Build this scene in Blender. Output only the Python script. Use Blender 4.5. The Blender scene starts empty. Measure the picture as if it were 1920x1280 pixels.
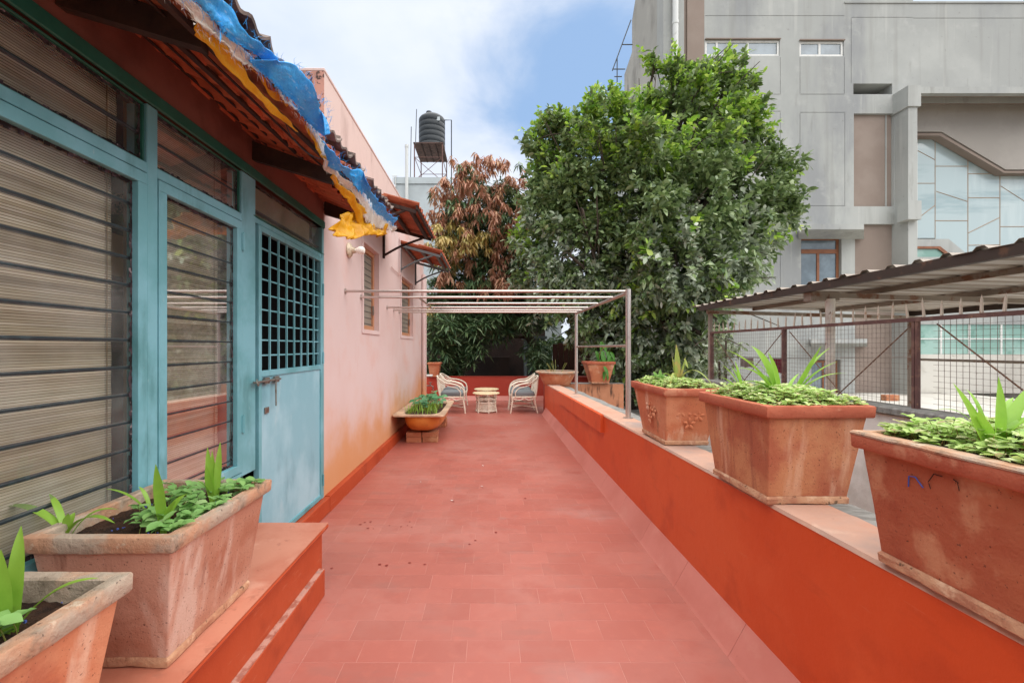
import bpy, bmesh, math, random
import numpy as np
from mathutils import Vector, Matrix, noise
R = math.radians
S = bpy.context.scene
COL = S.collection
random.seed(7); rng = np.random.default_rng(11)

# ------------------------------------------------------------ camera, sky, sun, exposure
EYE = 1.45
cam_d = bpy.data.cameras.new('camera'); cam = bpy.data.objects.new('camera', cam_d); COL.objects.link(cam)
cam.location = (0, 0, EYE); cam.rotation_euler = (R(90), 0, 0)
cam_d.sensor_width = 36; cam_d.lens = 820/1920*36
cam_d.shift_x = 41/1920; cam_d.shift_y = 11/1920
cam_d.clip_start = 0.05; cam_d.clip_end = 2000
S.camera = cam
SUN_EL, SUN_AZ = 72, 110          # azimuth measured from +Y towards +X
W = bpy.data.worlds.new('World'); S.world = W; W.use_nodes = True
nt = W.node_tree; nt.nodes.clear()
def wn(t, **k):
    n = nt.nodes.new(t)
    for a, b in k.items(): setattr(n, a, b)
    return n
wo = wn('ShaderNodeOutputWorld'); wb = wn('ShaderNodeBackground'); wb.inputs[1].default_value = 0.12
sky = wn('ShaderNodeTexSky', sky_type='NISHITA', sun_disc=False, sun_elevation=R(SUN_EL), sun_rotation=R(SUN_AZ))
sky.air_density = 1.0; sky.dust_density = 1.5; sky.ozone_density = 1.3
tc = wn('ShaderNodeTexCoord')
mp = wn('ShaderNodeMapping'); mp.inputs['Scale'].default_value = (1.0, 1.0, 1.9); mp.inputs['Rotation'].default_value = (0, R(24), R(10))
nz = wn('ShaderNodeTexNoise'); nz.inputs['Scale'].default_value = 2.6; nz.inputs['Detail'].default_value = 9; nz.inputs['Roughness'].default_value = .55; nz.inputs['Distortion'].default_value = .25
sb = wn('ShaderNodeVectorMath', operation='DISTANCE'); sb.inputs[1].default_value = Vector((.15, .82, .52)).normalized()
ma = wn('ShaderNodeMath', operation='MULTIPLY_ADD'); ma.inputs[1].default_value = 1.9
mb_ = wn('ShaderNodeMath', operation='ADD')
mr = wn('ShaderNodeMapRange', interpolation_type='SMOOTHSTEP'); mr.inputs[1].default_value = 1.02; mr.inputs[2].default_value = 1.50
dcl = wn('ShaderNodeMath', operation='MINIMUM'); dcl.inputs[1].default_value = .55
mx = wn('ShaderNodeMix', data_type='RGBA')
nz2 = wn('ShaderNodeTexNoise'); nz2.inputs['Scale'].default_value = 3.3; nz2.inputs['Detail'].default_value = 5
cr = wn('ShaderNodeValToRGB'); cr.color_ramp.elements[0].position = .30; cr.color_ramp.elements[1].position = .72
cr.color_ramp.elements[0].color = (3.7, 4.15, 5.0, 1); cr.color_ramp.elements[1].color = (4.9, 5.05, 5.3, 1)
# the blue of the clear patch is kept bright and milky, as thin high cloud makes it
thin = wn('ShaderNodeMix', data_type='RGBA'); thin.inputs[0].default_value = .75; thin.inputs[7].default_value = (1.75, 2.7, 4.2, 1)
L = nt.links.new
L(tc.outputs['Generated'], mp.inputs[0]); L(mp.outputs[0], nz.inputs[0]); L(mp.outputs[0], nz2.inputs[0])
L(tc.outputs['Generated'], sb.inputs[0]); L(sb.outputs['Value'], dcl.inputs[0]); L(dcl.outputs[0], ma.inputs[0])
L(nz.outputs[0], ma.inputs[2]); L(ma.outputs[0], mr.inputs[0])
L(nz2.outputs[0], cr.inputs[0]); L(sky.outputs[0], thin.inputs[6]); L(thin.outputs[2], mx.inputs[6]); L(cr.outputs[0], mx.inputs[7]); L(mr.outputs[0], mx.inputs[0])
L(mx.outputs[2], wb.inputs[0]); L(wb.outputs[0], wo.inputs[0])
mr.inputs[1].default_value = .66; mr.inputs[2].default_value = 1.06
sd = bpy.data.lights.new('sun', 'SUN'); sd.energy = 3.4; sd.angle = R(112); sd.color = (1, .96, .9)
so = bpy.data.objects.new('sun', sd); COL.objects.link(so)
sv = Vector((math.cos(R(SUN_EL))*math.sin(R(SUN_AZ)), math.cos(R(SUN_EL))*math.cos(R(SUN_AZ)), math.sin(R(SUN_EL))))
so.rotation_euler = sv.to_track_quat('Z', 'Y').to_euler()
S.view_settings.view_transform = 'Standard'; S.view_settings.look = 'None'
S.view_settings.exposure = 0.8; S.view_settings.gamma = 1; S.view_settings.use_curve_mapping = False
S.render.engine = 'CYCLES'
try:
    S.cycles.max_bounces = 8; S.cycles.diffuse_bounces = 4; S.cycles.transparent_max_bounces = 12
except Exception: pass

# ------------------------------------------------------------ helpers: materials
def hx(h, k=1.0):
    h = h.lstrip('#'); c = [int(h[i:i+2], 16)/255 for i in (0, 2, 4)]
    return tuple(((v/12.92) if v <= .04045 else ((v+.055)/1.055)**2.4)*k for v in c) + (1,)
def mat(name, base, layers=(), rough=.75, bump=None, bump2=None, metal=0, spec=.4, orand=0, irand=None, trans=None, ztint=None):
    """layers: (colour, scale, lo, hi, opacity, stretch); irand: list of colours picked per leaf; zst: (colour,z0,z1,opacity) tint, full at the bottom and fading out upwards"""
    m = bpy.data.materials.new(name); m.use_nodes = True; t = m.node_tree; n = t.nodes; l = t.links.new
    b = n['Principled BSDF']; b.inputs['Roughness'].default_value = rough; b.inputs['Metallic'].default_value = metal
    b.inputs['Specular IOR Level'].default_value = spec
    g = n.new('ShaderNodeNewGeometry'); pos = g.outputs['Position']
    rgb = n.new('ShaderNodeRGB'); rgb.outputs[0].default_value = base; cur = rgb.outputs[0]
    def noise_(scale, st=(1, 1, 1), det=5):
        q = n.new('ShaderNodeMapping'); q.inputs['Scale'].default_value = st; l(pos, q.inputs[0])
        z = n.new('ShaderNodeTexNoise'); z.inputs['Scale'].default_value = scale; z.inputs['Detail'].default_value = det
        z.inputs['Roughness'].default_value = .6; l(q.outputs[0], z.inputs[0]); return z.outputs[0]
    def mixc(fac, col):
        nonlocal cur
        x = n.new('ShaderNodeMix'); x.data_type = 'RGBA'; l(fac, x.inputs[0]); l(cur, x.inputs[6]); x.inputs[7].default_value = col; cur = x.outputs[2]
    if irand:
        r_ = n.new('ShaderNodeValToRGB'); el = r_.color_ramp.elements
        r_.color_ramp.interpolation = 'LINEAR'
        while len(el) < len(irand): el.new(.5)
        for i, c in enumerate(irand): el[i].position = i/(len(irand)-1); el[i].color = c
        l(g.outputs['Random Per Island'], r_.inputs[0]); cur = r_.outputs[0]
    for ly in layers:
        c, sc, lo, hi, op = ly[:5]; st = ly[5] if len(ly) > 5 else (1, 1, 1)
        k = n.new('ShaderNodeMapRange'); k.interpolation_type = 'SMOOTHSTEP'
        k.inputs[1].default_value = lo; k.inputs[2].default_value = hi; k.inputs[4].default_value = op
        l(noise_(sc, st), k.inputs[0]); mixc(k.outputs[0], c)
    if ztint:
        for (c, z0, z1, op, nsc) in ztint:
            sp = n.new('ShaderNodeSeparateXYZ'); l(pos, sp.inputs[0])
            q = n.new('ShaderNodeMath'); q.operation = 'MULTIPLY_ADD'; q.inputs[1].default_value = (z0-z1)*1.6; l(noise_(nsc), q.inputs[0]); l(sp.outputs[2], q.inputs[2])
            k = n.new('ShaderNodeMapRange'); k.interpolation_type = 'SMOOTHSTEP'
            k.inputs[1].default_value = z0+(z0-z1)*.8; k.inputs[2].default_value = z1+(z0-z1)*.8; k.inputs[3].default_value = op; k.inputs[4].default_value = 0
            l(q.outputs[0], k.inputs[0]); mixc(k.outputs[0], c)
    if orand:
        oi = n.new('ShaderNodeObjectInfo'); hs = n.new('ShaderNodeHueSaturation'); k = n.new('ShaderNodeMapRange')
        k.inputs[3].default_value = 1-orand; k.inputs[4].default_value = 1+orand; l(oi.outputs['Random'], k.inputs[0]); l(k.outputs[0], hs.inputs['Value']); l(cur, hs.inputs['Color']); cur = hs.outputs[0]
    l(cur, b.inputs['Base Color'])
    prev = None
    for bp in (bump, bump2):
        if bp:
            x = n.new('ShaderNodeBump'); x.inputs['Strength'].default_value = bp[1]; x.inputs['Distance'].default_value = bp[2]
            l(noise_(bp[0], bp[3] if len(bp) > 3 else (1, 1, 1), 8), x.inputs['Height'])
            if prev: l(prev, x.inputs['Normal'])
            prev = x.outputs[0]
    if prev: l(prev, b.inputs['Normal'])
    if trans:
        ts = n.new('ShaderNodeBsdfTranslucent'); ms = n.new('ShaderNodeMixShader'); ms.inputs[0].default_value = trans
        l(cur, ts.inputs[0]); l(b.outputs[0], ms.inputs[1]); l(ts.outputs[0], ms.inputs[2]); l(ms.outputs[0], n['Material Output'].inputs[0])
    return m
def glass(name, tint=(1, 1, 1, 1), dirt=.06, rough=.015, gl=1.0, dcol=(.5, .5, .47, 1)):
    m = bpy.data.materials.new(name); m.use_nodes = True; t = m.node_tree; n = t.nodes; l = t.links.new
    n.remove(n['Principled BSDF']); tr = n.new('ShaderNodeBsdfTransparent'); tr.inputs[0].default_value = tint
    gs = n.new('ShaderNodeBsdfGlossy'); gs.inputs['Roughness'].default_value = rough
    fr = n.new('ShaderNodeFresnel'); fr.inputs[0].default_value = 1.55
    mu = n.new('ShaderNodeMath'); mu.operation = 'MULTIPLY'; mu.inputs[1].default_value = gl; l(fr.outputs[0], mu.inputs[0])
    m1 = n.new('ShaderNodeMixShader'); l(mu.outputs[0], m1.inputs[0]); l(tr.outputs[0], m1.inputs[1]); l(gs.outputs[0], m1.inputs[2])
    df = n.new('ShaderNodeBsdfDiffuse'); df.inputs[0].default_value = dcol
    g = n.new('ShaderNodeNewGeometry'); nz = n.new('ShaderNodeTexNoise'); nz.inputs['Scale'].default_value = 5; nz.inputs['Detail'].default_value = 6; l(g.outputs['Position'], nz.inputs[0])
    k = n.new('ShaderNodeMapRange'); k.inputs[1].default_value = .35; k.inputs[2].default_value = .75; k.inputs[3].default_value = dirt*.4; k.inputs[4].default_value = dirt*2; l(nz.outputs[0], k.inputs[0])
    m2 = n.new('ShaderNodeMixShader'); l(k.outputs[0], m2.inputs[0]); l(m1.outputs[0], m2.inputs[1]); l(df.outputs[0], m2.inputs[2]); l(m2.outputs[0], n['Material Output'].inputs[0])
    return m

M = {}
M['floor'] = mat('red_tile', hx('#a65e51'), [(hx('#ad7064'), 1.1, .42, .62, .85), (hx('#9c4d40'), 2.2, .5, .66, .6), (hx('#a58d88'), .75, .56, .70, .5, (.5, 1, 1)), (hx('#94645a'), 7, .55, .68, .35, (.3, 1, 1)), (hx('#b56a5a'), 14, .5, .75, .4),
        (hx('#85746f'), 2.1, .62, .75, .38, (1, 1, 1)), (hx('#6e2018'), 38, .72, .76, .5), (hx('#b98f86'), 60, .70, .78, .25)], rough=.42, bump=(9, .25, .004), bump2=(90, .25, .001), orand=.055)
M['grout'] = mat('grout', hx('#c18c80'), [(hx('#ac7064'), 6, .4, .6, .8)], rough=.9)
M['redpaint'] = mat('red_oxide_paint', hx('#c84c20'), [(hx('#d05a2e'), 1.3, .4, .62, .8), (hx('#b03f1c'), 3.2, .5, .68, .5), (hx('#a03a1c'), 10, .56, .70, .2, (1, .3, 1)), (hx('#c87454'), 50, .64, .68, .25, (1, .12, 1)), (hx('#bf7a60'), 26, .70, .76, .45, (1, .25, .8)), (hx('#6d3526'), 9, .68, .76, .35)], rough=.45, bump=(14, .35, .006), bump2=(120, .2, .0015))
M['redpaint_back'] = mat('red_oxide_paint_back', hx('#a83a29'), [(hx('#b94a38'), 1.2, .4, .65, .7), (hx('#8c3022'), 5, .6, .75, .5)], rough=.55, bump=(14, .3, .006))
M['cove'] = mat('red_cove', hx('#c27a6e'), [(hx('#b56a5d'), 1.6, .4, .65, .7), (hx('#c78a7b'), 5, .55, .75, .5), (hx('#7d3a30'), 20, .68, .74, .4)], rough=.5, bump=(14, .3, .004), orand=.03)
M['coping'] = mat('peach_coping', hx('#bb9480'), [(hx('#c08468'), 3, .5, .7, .7), (hx('#8d8480'), .8, .52, .66, .75), (hx('#6b5a50'), 16, .66, .74, .5), (hx('#cfae98'), 8, .55, .7, .5)], rough=.85, bump=(20, .5, .006), bump2=(150, .3, .002))
M['peachwall'] = mat('stained_peach_wall', hx('#c78a68'), [(hx('#a96e4e'), 2, .4, .7, .7), (hx('#2d2622'), 7, .53, .68, .85, (1, 1, .22))], rough=.85, bump=(20, .4, .006), ztint=[])
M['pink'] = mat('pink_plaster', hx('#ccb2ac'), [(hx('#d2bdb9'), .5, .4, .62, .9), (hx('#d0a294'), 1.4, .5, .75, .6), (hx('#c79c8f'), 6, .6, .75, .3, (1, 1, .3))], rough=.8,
        bump=(6, .12, .01), bump2=(110, .18, .001), ztint=[(hx('#c98a50'), .2, 1.15, .85, 1.6), ])  # ochre tint strongest at the wall foot, thinning unevenly upwards
M['pink_top'] = mat('pink_plaster_weathered', hx('#d0b6ae'), [(hx('#c2a49b'), 1.4, .5, .75, .6), (hx('#8c6a60'), 2.6, .56, .74, .4, (1, 1, .25)), (hx('#5a4743'), 22, .66, .72, .5)], rough=.85, bump=(60, .3, .002))
M['black_mould'] = mat('mould_plaster', hx('#c18c7c'), [(hx('#8d6d62'), 5, .45, .6, .7), (hx('#332a28'), 26, .5, .58, .9)], rough=.9, bump=(60, .4, .003))
M['brownwall'] = mat('brown_lintel_paint', hx('#7c4c40'), [(hx('#5b2f26'), 3, .45, .7, .7)], rough=.75, bump=(40, .3, .003))
M['teal'] = mat('teal_paint', hx('#659ea6'), [(hx('#7ab0bc'), 3, .4, .65, .9), (hx('#4f8386'), 6, .54, .70, .7, (1, 1, .3)), (hx('#a9b9ba'), 30, .66, .75, .35, (1, 1, .5)), (hx('#4c5a55'), 50, .71, .75, .5)], rough=.5, bump=(24, .35, .003), bump2=(130, .15, .001))
M['teal_dark'] = mat('dark_teal_paint', hx('#1f5a4c'), [(hx('#2c6e60'), 4, .45, .7, .8), (hx('#14382f'), 12, .6, .75, .5)], rough=.5, bump=(24, .3, .003))
M['teal_door'] = mat('pale_teal_sheet', hx('#82b3c0'), [(hx('#9cc5d1'), 1.7, .40, .62, .95, (1, 1, .7)), (hx('#4b7f8b'), 3.2, .54, .72, .6, (1, .8, .3)), (hx('#b8cdd2'), 11, .6, .75, .4, (1, .5, .2)), (hx('#5b6a66'), 60, .71, .75, .5)], rough=.42, bump=(2.2, .25, .02), bump2=(40, .15, .002))
M['putty'] = mat('old_putty', hx('#4a3b40'), [(hx('#14100f'), 30, .42, .55, .9), (hx('#9b8a8c'), 45, .60, .68, .8)], rough=.95, bump=(90, .8, .005))
M['iron'] = mat('grey_iron_bar', hx('#1f2b30'), [(hx('#33474c'), 30, .5, .7, .6)], rough=.45, spec=.5)
M['blind'] = mat('bamboo_blind', hx('#b8ab90'), [(hx('#857860'), 8, .45, .65, .6, (1, .15, 3)), (hx('#cfc4a8'), 2, .45, .7, .6)], rough=.8, trans=.2, irand=[hx('#c0b090'), hx('#dccfb2'), hx('#e8dcc4'), hx('#cfc0a0')])
M['blindback'] = mat('blind_backing', hx('#8f7a58'), [(hx('#6d5b40'), 1.2, .4, .7, .7)], rough=.9)
M['dark'] = mat('dark_interior', hx('#2a2a2a'), [(hx('#1c1d1f'), 2, .4, .6, .8)], rough=.9)
M['beige'] = mat('beige_interior', hx('#b5a27a'), [], rough=.9)
M['darkwood'] = mat('dark_timber', hx('#33231d'), [(hx('#4d3428'), 6, .45, .7, .7, (1, .2, 1)), (hx('#1a1210'), 20, .5, .7, .6)], rough=.8, bump=(50, .5, .003))
M['rtile'] = mat('clay_roof_tile', hx('#bf6a48'), [(hx('#9c4f36'), 5, .42, .65, .8), (hx('#5f3324'), 14, .56, .72, .6), (hx('#c0714a'), 9, .55, .72, .5)], rough=.8, bump=(60, .5, .003), orand=.2)
M['rtile_awning'] = mat('awning_clay_tile', hx('#ad6144'), [(hx('#8f4a33'), 5, .42, .65, .8), (hx('#6a4030'), 14, .56, .72, .6), (hx('#c0815e'), 9, .55, .72, .5)], rough=.8, bump=(60, .5, .003), orand=.2)
M['rtile_old'] = mat('weathered_roof_tile', hx('#85766e'), [(hx('#3b3330'), 8, .42, .65, .8), (hx('#8e7e75'), 14, .56, .72, .6)], rough=.9, bump=(60, .5, .004), orand=.2)
M['greysteel'] = mat('grey_painted_steel', hx('#5b5f60'), [(hx('#3f4243'), 12, .5, .7, .6)], rough=.55)
M['blue'] = mat('blue_tarpaulin', hx('#38aef8'), [(hx('#1e90e8'), 4, .42, .62, .8), (hx('#5cc0fc'), 7, .46, .64, .7, (1, .4, 1)), (hx('#bfe0f6'), 90, .56, .68, .45, (1, .25, 1))], rough=.4, bump=(18, .8, .02), bump2=(160, .3, .002), trans=.15)
M['yellow'] = mat('yellow_tarpaulin', hx('#f0b418'), [(hx('#dc9c10'), 5, .4, .65, .8), (hx('#efc23a'), 9, .55, .72, .6)], rough=.4, bump=(15, .7, .02), trans=.25)
M['white_felt'] = mat('white_felt', hx('#e0d8cd'), [(hx('#b8aa9c'), 7, .45, .65, .7), (hx('#8c7a62'), 20, .6, .7, .4)], rough=.95, bump=(70, .9, .008), trans=.15)
M['terra'] = mat('terracotta_orange', hx('#b4714f'), [(hx('#c0865f'), 2.6, .42, .60, .9), (hx('#a3573f'), 3.4, .48, .64, .8), (hx('#d8b094'), 7, .52, .68, .7, (1, 1, .12)), (hx('#86493a'), 11, .54, .66, .6, (1, 1, .1)), (hx('#4d2a20'), 120, .62, .67, .8), (hx('#c9a890'), 1.8, .6, .75, .5)], rough=.85, bump=(12, .35, .01), bump2=(110, .7, .003))
M['terra_dusty'] = mat('terracotta_dusty', hx('#b4816a'), [(hx('#c29580'), 2.6, .42, .60, .9), (hx('#a56a52'), 3.4, .48, .64, .8), (hx('#cfb4a4'), 7, .50, .64, .8, (1, 1, .12)), (hx('#8a5a48'), 11, .54, .66, .6, (1, 1, .1)), (hx('#4d2a20'), 120, .62, .67, .8)], rough=.85, bump=(12, .35, .01), bump2=(110, .7, .003))
M['redpaint_dimmed'] = mat('red_oxide_dimmed', hx('#a8421f'), [(hx('#b24d2a'), 1.3, .4, .62, .8), (hx('#90351a'), 3.2, .5, .68, .6), (hx('#c07a5c'), 40, .62, .67, .4, (1, .15, 1))], rough=.5, bump=(14, .35, .006), bump2=(120, .2, .0015))  # same red oxide, colour darkened to offset strong light on these faces
M['terra_red'] = mat('terracotta_red', hx('#a65a3e'), [(hx('#b8704c'), 2.2, .42, .62, .85), (hx('#873826'), 3.4, .5, .68, .7), (hx('#c99470'), 9, .54, .68, .65, (1, .6, .5)), (hx('#6b4432'), 7, .58, .68, .5), (hx('#3f221a'), 95, .64, .68, .7)], rough=.85, bump=(9, .8, .016), bump2=(110, .6, .003))
M['terra_pale'] = mat('terracotta_pale', hx('#bf7350'), [(hx('#cc8f6c'), 3, .42, .62, .8), (hx('#a85c44'), 4, .5, .68, .7), (hx('#dcbda4'), 7, .54, .68, .65, (1, 1, .3)), (hx('#6d5a42'), 5, .60, .68, .5), (hx('#5a3226'), 115, .63, .67, .7)], rough=.88, bump=(12, .4, .01), bump2=(110, .6, .003))
M['rimgrey'] = mat('lichen_grey_rim', hx('#ab9a88'), [(hx('#b98a6b'), 6, .42, .6, .9), (hx('#7d6d5c'), 14, .52, .68, .7), (hx('#c9bba6'), 24, .58, .72, .7), (hx('#3d332b'), 70, .64, .70, .7)], rough=.95, bump=(28, .9, .01), bump2=(140, .7, .003))
M['rimred'] = mat('worn_red_rim', hx('#b2644a'), [(hx('#a1513a'), 5, .42, .6, .9), (hx('#c88f70'), 10, .56, .7, .7), (hx('#42251c'), 80, .65, .70, .7)], rough=.9, bump=(28, .6, .006), bump2=(140, .6, .003))
M['baselip'] = mat('worn_base_lip', hx('#bf9272'), [(hx('#a9745a'), 9, .42, .6, .9), (hx('#d6b394'), 14, .54, .66, .7), (hx('#3f3426'), 24, .60, .68, .8)], rough=.95, bump=(40, .9, .01))
M['soil'] = mat('soil', hx('#4a3020'), [(hx('#2c1b12'), 20, .42, .6, .9), (hx('#6b4a34'), 40, .56, .7, .7)], rough=1, bump=(60, 1, .02), bump2=(200, 1, .006))
M['grit'] = mat('blue_grit', hx('#5468b8'), [], rough=.7)
GR = lambda *a: [hx(c) for c in a]
M['lily'] = mat('lily_leaf', hx('#96c048'), [(hx('#72a430'), 6, .45, .7, .6)], rough=.38, trans=.35, spec=.5, bump=(40, .2, .002))
M['lily_dark'] = mat('lily_leaf_dark', hx('#4f8a2a'), [(hx('#3b7020'), 8, .45, .7, .6)], rough=.38, trans=.3, spec=.5)
M['seed'] = mat('seedling_leaf', hx('#76a84a'), irand=GR('#6ea050', '#8abc66', '#a0c878', '#7cac5c', '#b4d090'), rough=.5, trans=.3)
M['seed_yel'] = mat('clover_leaf', hx('#9cbc4c'), irand=GR('#9cbf5c', '#b9d47c', '#c9dc90', '#a8c868', '#d6e2a8', '#bfae84'), rough=.5, trans=.35)
M['stem'] = mat('reddish_stem', hx('#8a5a44'), irand=GR('#8f5a48', '#7b8a40', '#a5604a'), rough=.6)
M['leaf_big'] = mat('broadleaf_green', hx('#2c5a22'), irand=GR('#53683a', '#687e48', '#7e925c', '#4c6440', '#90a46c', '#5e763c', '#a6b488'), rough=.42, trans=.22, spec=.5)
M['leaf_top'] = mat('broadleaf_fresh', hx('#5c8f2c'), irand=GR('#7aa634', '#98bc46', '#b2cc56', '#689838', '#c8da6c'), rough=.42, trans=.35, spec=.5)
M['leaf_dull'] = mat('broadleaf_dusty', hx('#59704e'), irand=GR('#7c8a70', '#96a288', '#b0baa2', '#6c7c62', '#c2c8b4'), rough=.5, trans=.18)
M['leaf_mango'] = mat('mango_dark_leaf', hx('#34502c'), irand=GR('#43603c', '#5a764c', '#788c5e', '#48664a', '#93a278'), rough=.4, trans=.15, spec=.5)
M['leaf_rust'] = mat('mango_new_leaf', hx('#a86a48'), irand=GR('#a0705a', '#c08a70', '#d0a084', '#b07c66', '#c9a27c', '#9a7058'), rough=.5, trans=.3)
M['leaf_gold'] = mat('mango_golden_leaf', hx('#b09448'), irand=GR('#a8954c', '#c9ae6c', '#d6bf80', '#9c9a4c', '#dcc492'), rough=.5, trans=.3)
M['bark'] = mat('bark', hx('#4f443a'), [(hx('#2f2822'), 8, .45, .65, .8, (1, 1, .3))], rough=.95, bump=(20, 1, .03, (1, 1, .3)))
M['steel'] = mat('brushed_steel_pipe', hx('#c9bdb6'), [(hx('#a8958e'), 20, .55, .7, .5)], rough=.34, metal=.85)
M['rattan'] = mat('white_rattan', hx('#e6d9c6'), [(hx('#c4b094'), 22, .5, .72, .6)], rough=.5, bump=(70, .3, .002))
M['tabletop'] = mat('cream_tabletop', hx('#ddc9a3'), [(hx('#c9b083'), 10, .45, .7, .7)], rough=.5, bump=(60, .3, .002))
M['cushion'] = mat('grey_cushion', hx('#7b8082'), [(hx('#5f6466'), 24, .48, .55, .6, (0.02, 1, .02))], rough=.9, bump=(80, .3, .003))
M['tub'] = mat('orange_enamel', hx('#c4732c'), [(hx('#d08a44'), 2.4, .42, .65, .8), (hx('#a3581f'), 5, .55, .72, .6), (hx('#7c4a24'), 12, .64, .73, .5)], rough=.35, bump=(8, .2, .006))
M['tubrim'] = mat('faded_tub_rim', hx('#d0b092'), [(hx('#a88a72'), 5, .42, .62, .8), (hx('#8b6d58'), 14, .56, .7, .6)], rough=.5, bump=(40, .3, .003))
M['brick'] = mat('pale_brick', hx('#a8694a'), [(hx('#c08e68'), 7, .45, .65, .8), (hx('#7d4a38'), 18, .56, .7, .6)], rough=.9, bump=(60, .7, .004), orand=.12)
M['concrete'] = mat('grey_concrete_render', hx('#a1a3a0'), [(hx('#b0b2ae'), .25, .42, .62, .9), (hx('#85878a'), .5, .5, .7, .7, (1, 1, .35)), (hx('#b6b7b3'), 1.7, .56, .75, .5), (hx('#7a7972'), 2.6, .60, .74, .45, (1, 1, .18)), (hx('#6e6a62'), 7, .62, .74, .35), (hx('#83827c'), 2.2, .54, .68, .28, (1, 1, .05)), (hx('#c4c4be'), 4.1, .58, .70, .3, (1, 1, .05))], rough=.85, bump=(3, .2, .02), bump2=(22, .2, .006))
M['concrete_old'] = mat('stained_concrete', hx('#9f9d96'), [(hx('#b3b0a8'), .4, .42, .62, .8), (hx('#6f6c66'), .9, .52, .7, .75, (1, .6, .25)), (hx('#3c3a37'), 3, .60, .70, .7, (1, 1, .2))], rough=.9, bump=(6, .3, .02))
M['taupe'] = mat('taupe_render', hx('#8b7c72'), [(hx('#96887e'), .8, .42, .7, .8), (hx('#b8ada3'), 2.5, .68, .76, .5, (1, 1, .4))], rough=.85, bump=(22, .2, .006))
M['whitepaint'] = mat('white_paint', hx('#d8d8d4'), [(hx('#b9b7b0'), 8, .5, .72, .5)], rough=.5)
M['woodframe'] = mat('brown_wood_frame', hx('#8d5b3f'), [(hx('#74462f'), 6, .45, .7, .7)], rough=.55)
M['glass_far'] = mat('far_window_glass', hx('#5d6b74'), [(hx('#7a8a94'), .6, .45, .6, .9)], rough=.06, spec=1.0)
M['glass_green'] = mat('green_film_glass', hx('#7fa598'), [(hx('#9bbab0'), .7, .45, .6, .9), (hx('#5d8577'), 1.6, .55, .65, .7)], rough=.12, spec=.8)
M['glass_painted_sky'] = mat('painted_sky_atrium_glass', hx('#b2c3c5'), [(hx('#c6d3d3'), .9, .44, .60, .9, (1, 1, .12)), (hx('#8fa7ac'), 1.3, .52, .66, .7, (.15, 1, 1))], rough=.08, spec=1.0)  # sky reflections painted into the panes as a pale base with bands
M['glass_house'] = glass('house_window_glass', dirt=.12, gl=.55, rough=.03)
M['rust'] = mat('rusty_maroon_steel', hx('#674a46'), [(hx('#85665a'), 14, .48, .66, .7), (hx('#a57a58'), 40, .60, .7, .6)], rough=.8, bump=(80, .5, .003))
M['rustbar'] = mat('rusty_rebar', hx('#8a6a55'), [(hx('#5e4638'), 30, .45, .65, .8), (hx('#b09c8c'), 50, .58, .7, .7)], rough=.8)
M['wire'] = mat('mesh_wire', hx('#7a6c64'), [(hx('#968a80'), 20, .5, .7, .6)], rough=.7)
M['spike'] = mat('flaking_white_spike', hx('#cdbfae'), [(hx('#a3785a'), 25, .56, .68, .8)], rough=.7)
M['polewhite'] = mat('chipped_white_pole', hx('#ece6dc'), [(hx('#b8a28e'), 6, .45, .65, .8, (1, 1, .5)), (hx('#85583c'), 14, .62, .7, .8)], rough=.7)
M['corr'] = mat('corrugated_sheet', hx('#978a7d'), [(hx('#877b6f'), 1.4, .42, .65, .8, (.4, 2, 1)), (hx('#b3a798'), 4, .56, .74, .5, (.2, 2, 1))], rough=.45, metal=.15)
M['beam'] = mat('dark_steel_beam', hx('#3f332c'), [(hx('#6b4c38'), 10, .55, .7, .7)], rough=.7)
M['tanbeam'] = mat('rusty_cream_beam', hx('#968b7f'), [(hx('#7b4c30'), 8, .52, .64, .8)], rough=.75)
M['whiteroof'] = mat('whitewashed_roof_floor', hx('#c9c5bc'), [(hx('#b3aea4'), .8, .45, .65, .8), (hx('#8b867d'), 2.8, .6, .72, .5)], rough=.8, bump=(12, .3, .006))
M['whitewall'] = mat('whitewashed_wall', hx('#ece7df'), [(hx('#cbc4ba'), 2, .45, .65, .8), (hx('#6e6862'), 5, .6, .72, .6, (1, 1, .3))], rough=.85, bump=(14, .5, .01))
M['greyledge'] = mat('grey_cement_ledge', hx('#8f8d88'), [(hx('#6e6b66'), 8, .45, .62, .8, (.6, 3, 1)), (hx('#a9a6a0'), 14, .56, .7, .6)], rough=.9, bump=(20, .8, .01, (.5, 3, 1)))
M['tank'] = mat('black_water_tank', hx('#232a2f'), [(hx('#1f2529'), 3, .45, .65, .7)], rough=.5)
M['pvc'] = mat('white_pvc_pipe', hx('#d0d2d0'), [(hx('#b0b0aa'), 6, .55, .72, .5)], rough=.4)
M['paleblue'] = mat('pale_blue_white_wall', hx('#bcc5c8'), [(hx('#a9b0b2'), .5, .5, .7, .7)], rough=.85)
M['ground'] = mat('earth_ground', hx('#6b5e4f'), [(hx('#4f4a3a'), .4, .45, .6, .8)], rough=1)
M['shade_brown'] = mat('shade_darkened_brown_wall', hx('#40302a'), [(hx('#2a2220'), 1.2, .42, .62, .8)], rough=.9, bump=(10, .4, .01))  # deep tree shade is put into the brown itself
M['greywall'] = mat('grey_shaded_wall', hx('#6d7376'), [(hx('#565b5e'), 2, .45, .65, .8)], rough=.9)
M['maroon'] = mat('maroon_cloth', hx('#7d1f3c'), [(hx('#a14a63'), 40, .5, .6, .6, (3, 3, .1))], rough=.95)
M['greycloth'] = mat('grey_cloth', hx('#9c8c88'), [], rough=.95)
M['ceramic'] = mat('ceramic_lamp_base', hx('#c9b9a0'), [(hx('#7d6b55'), 50, .5, .62, .6)], rough=.35)
M['bulb'] = mat('white_bulb_glass', hx('#eeeae0'), [], rough=.15, spec=.6)
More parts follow.
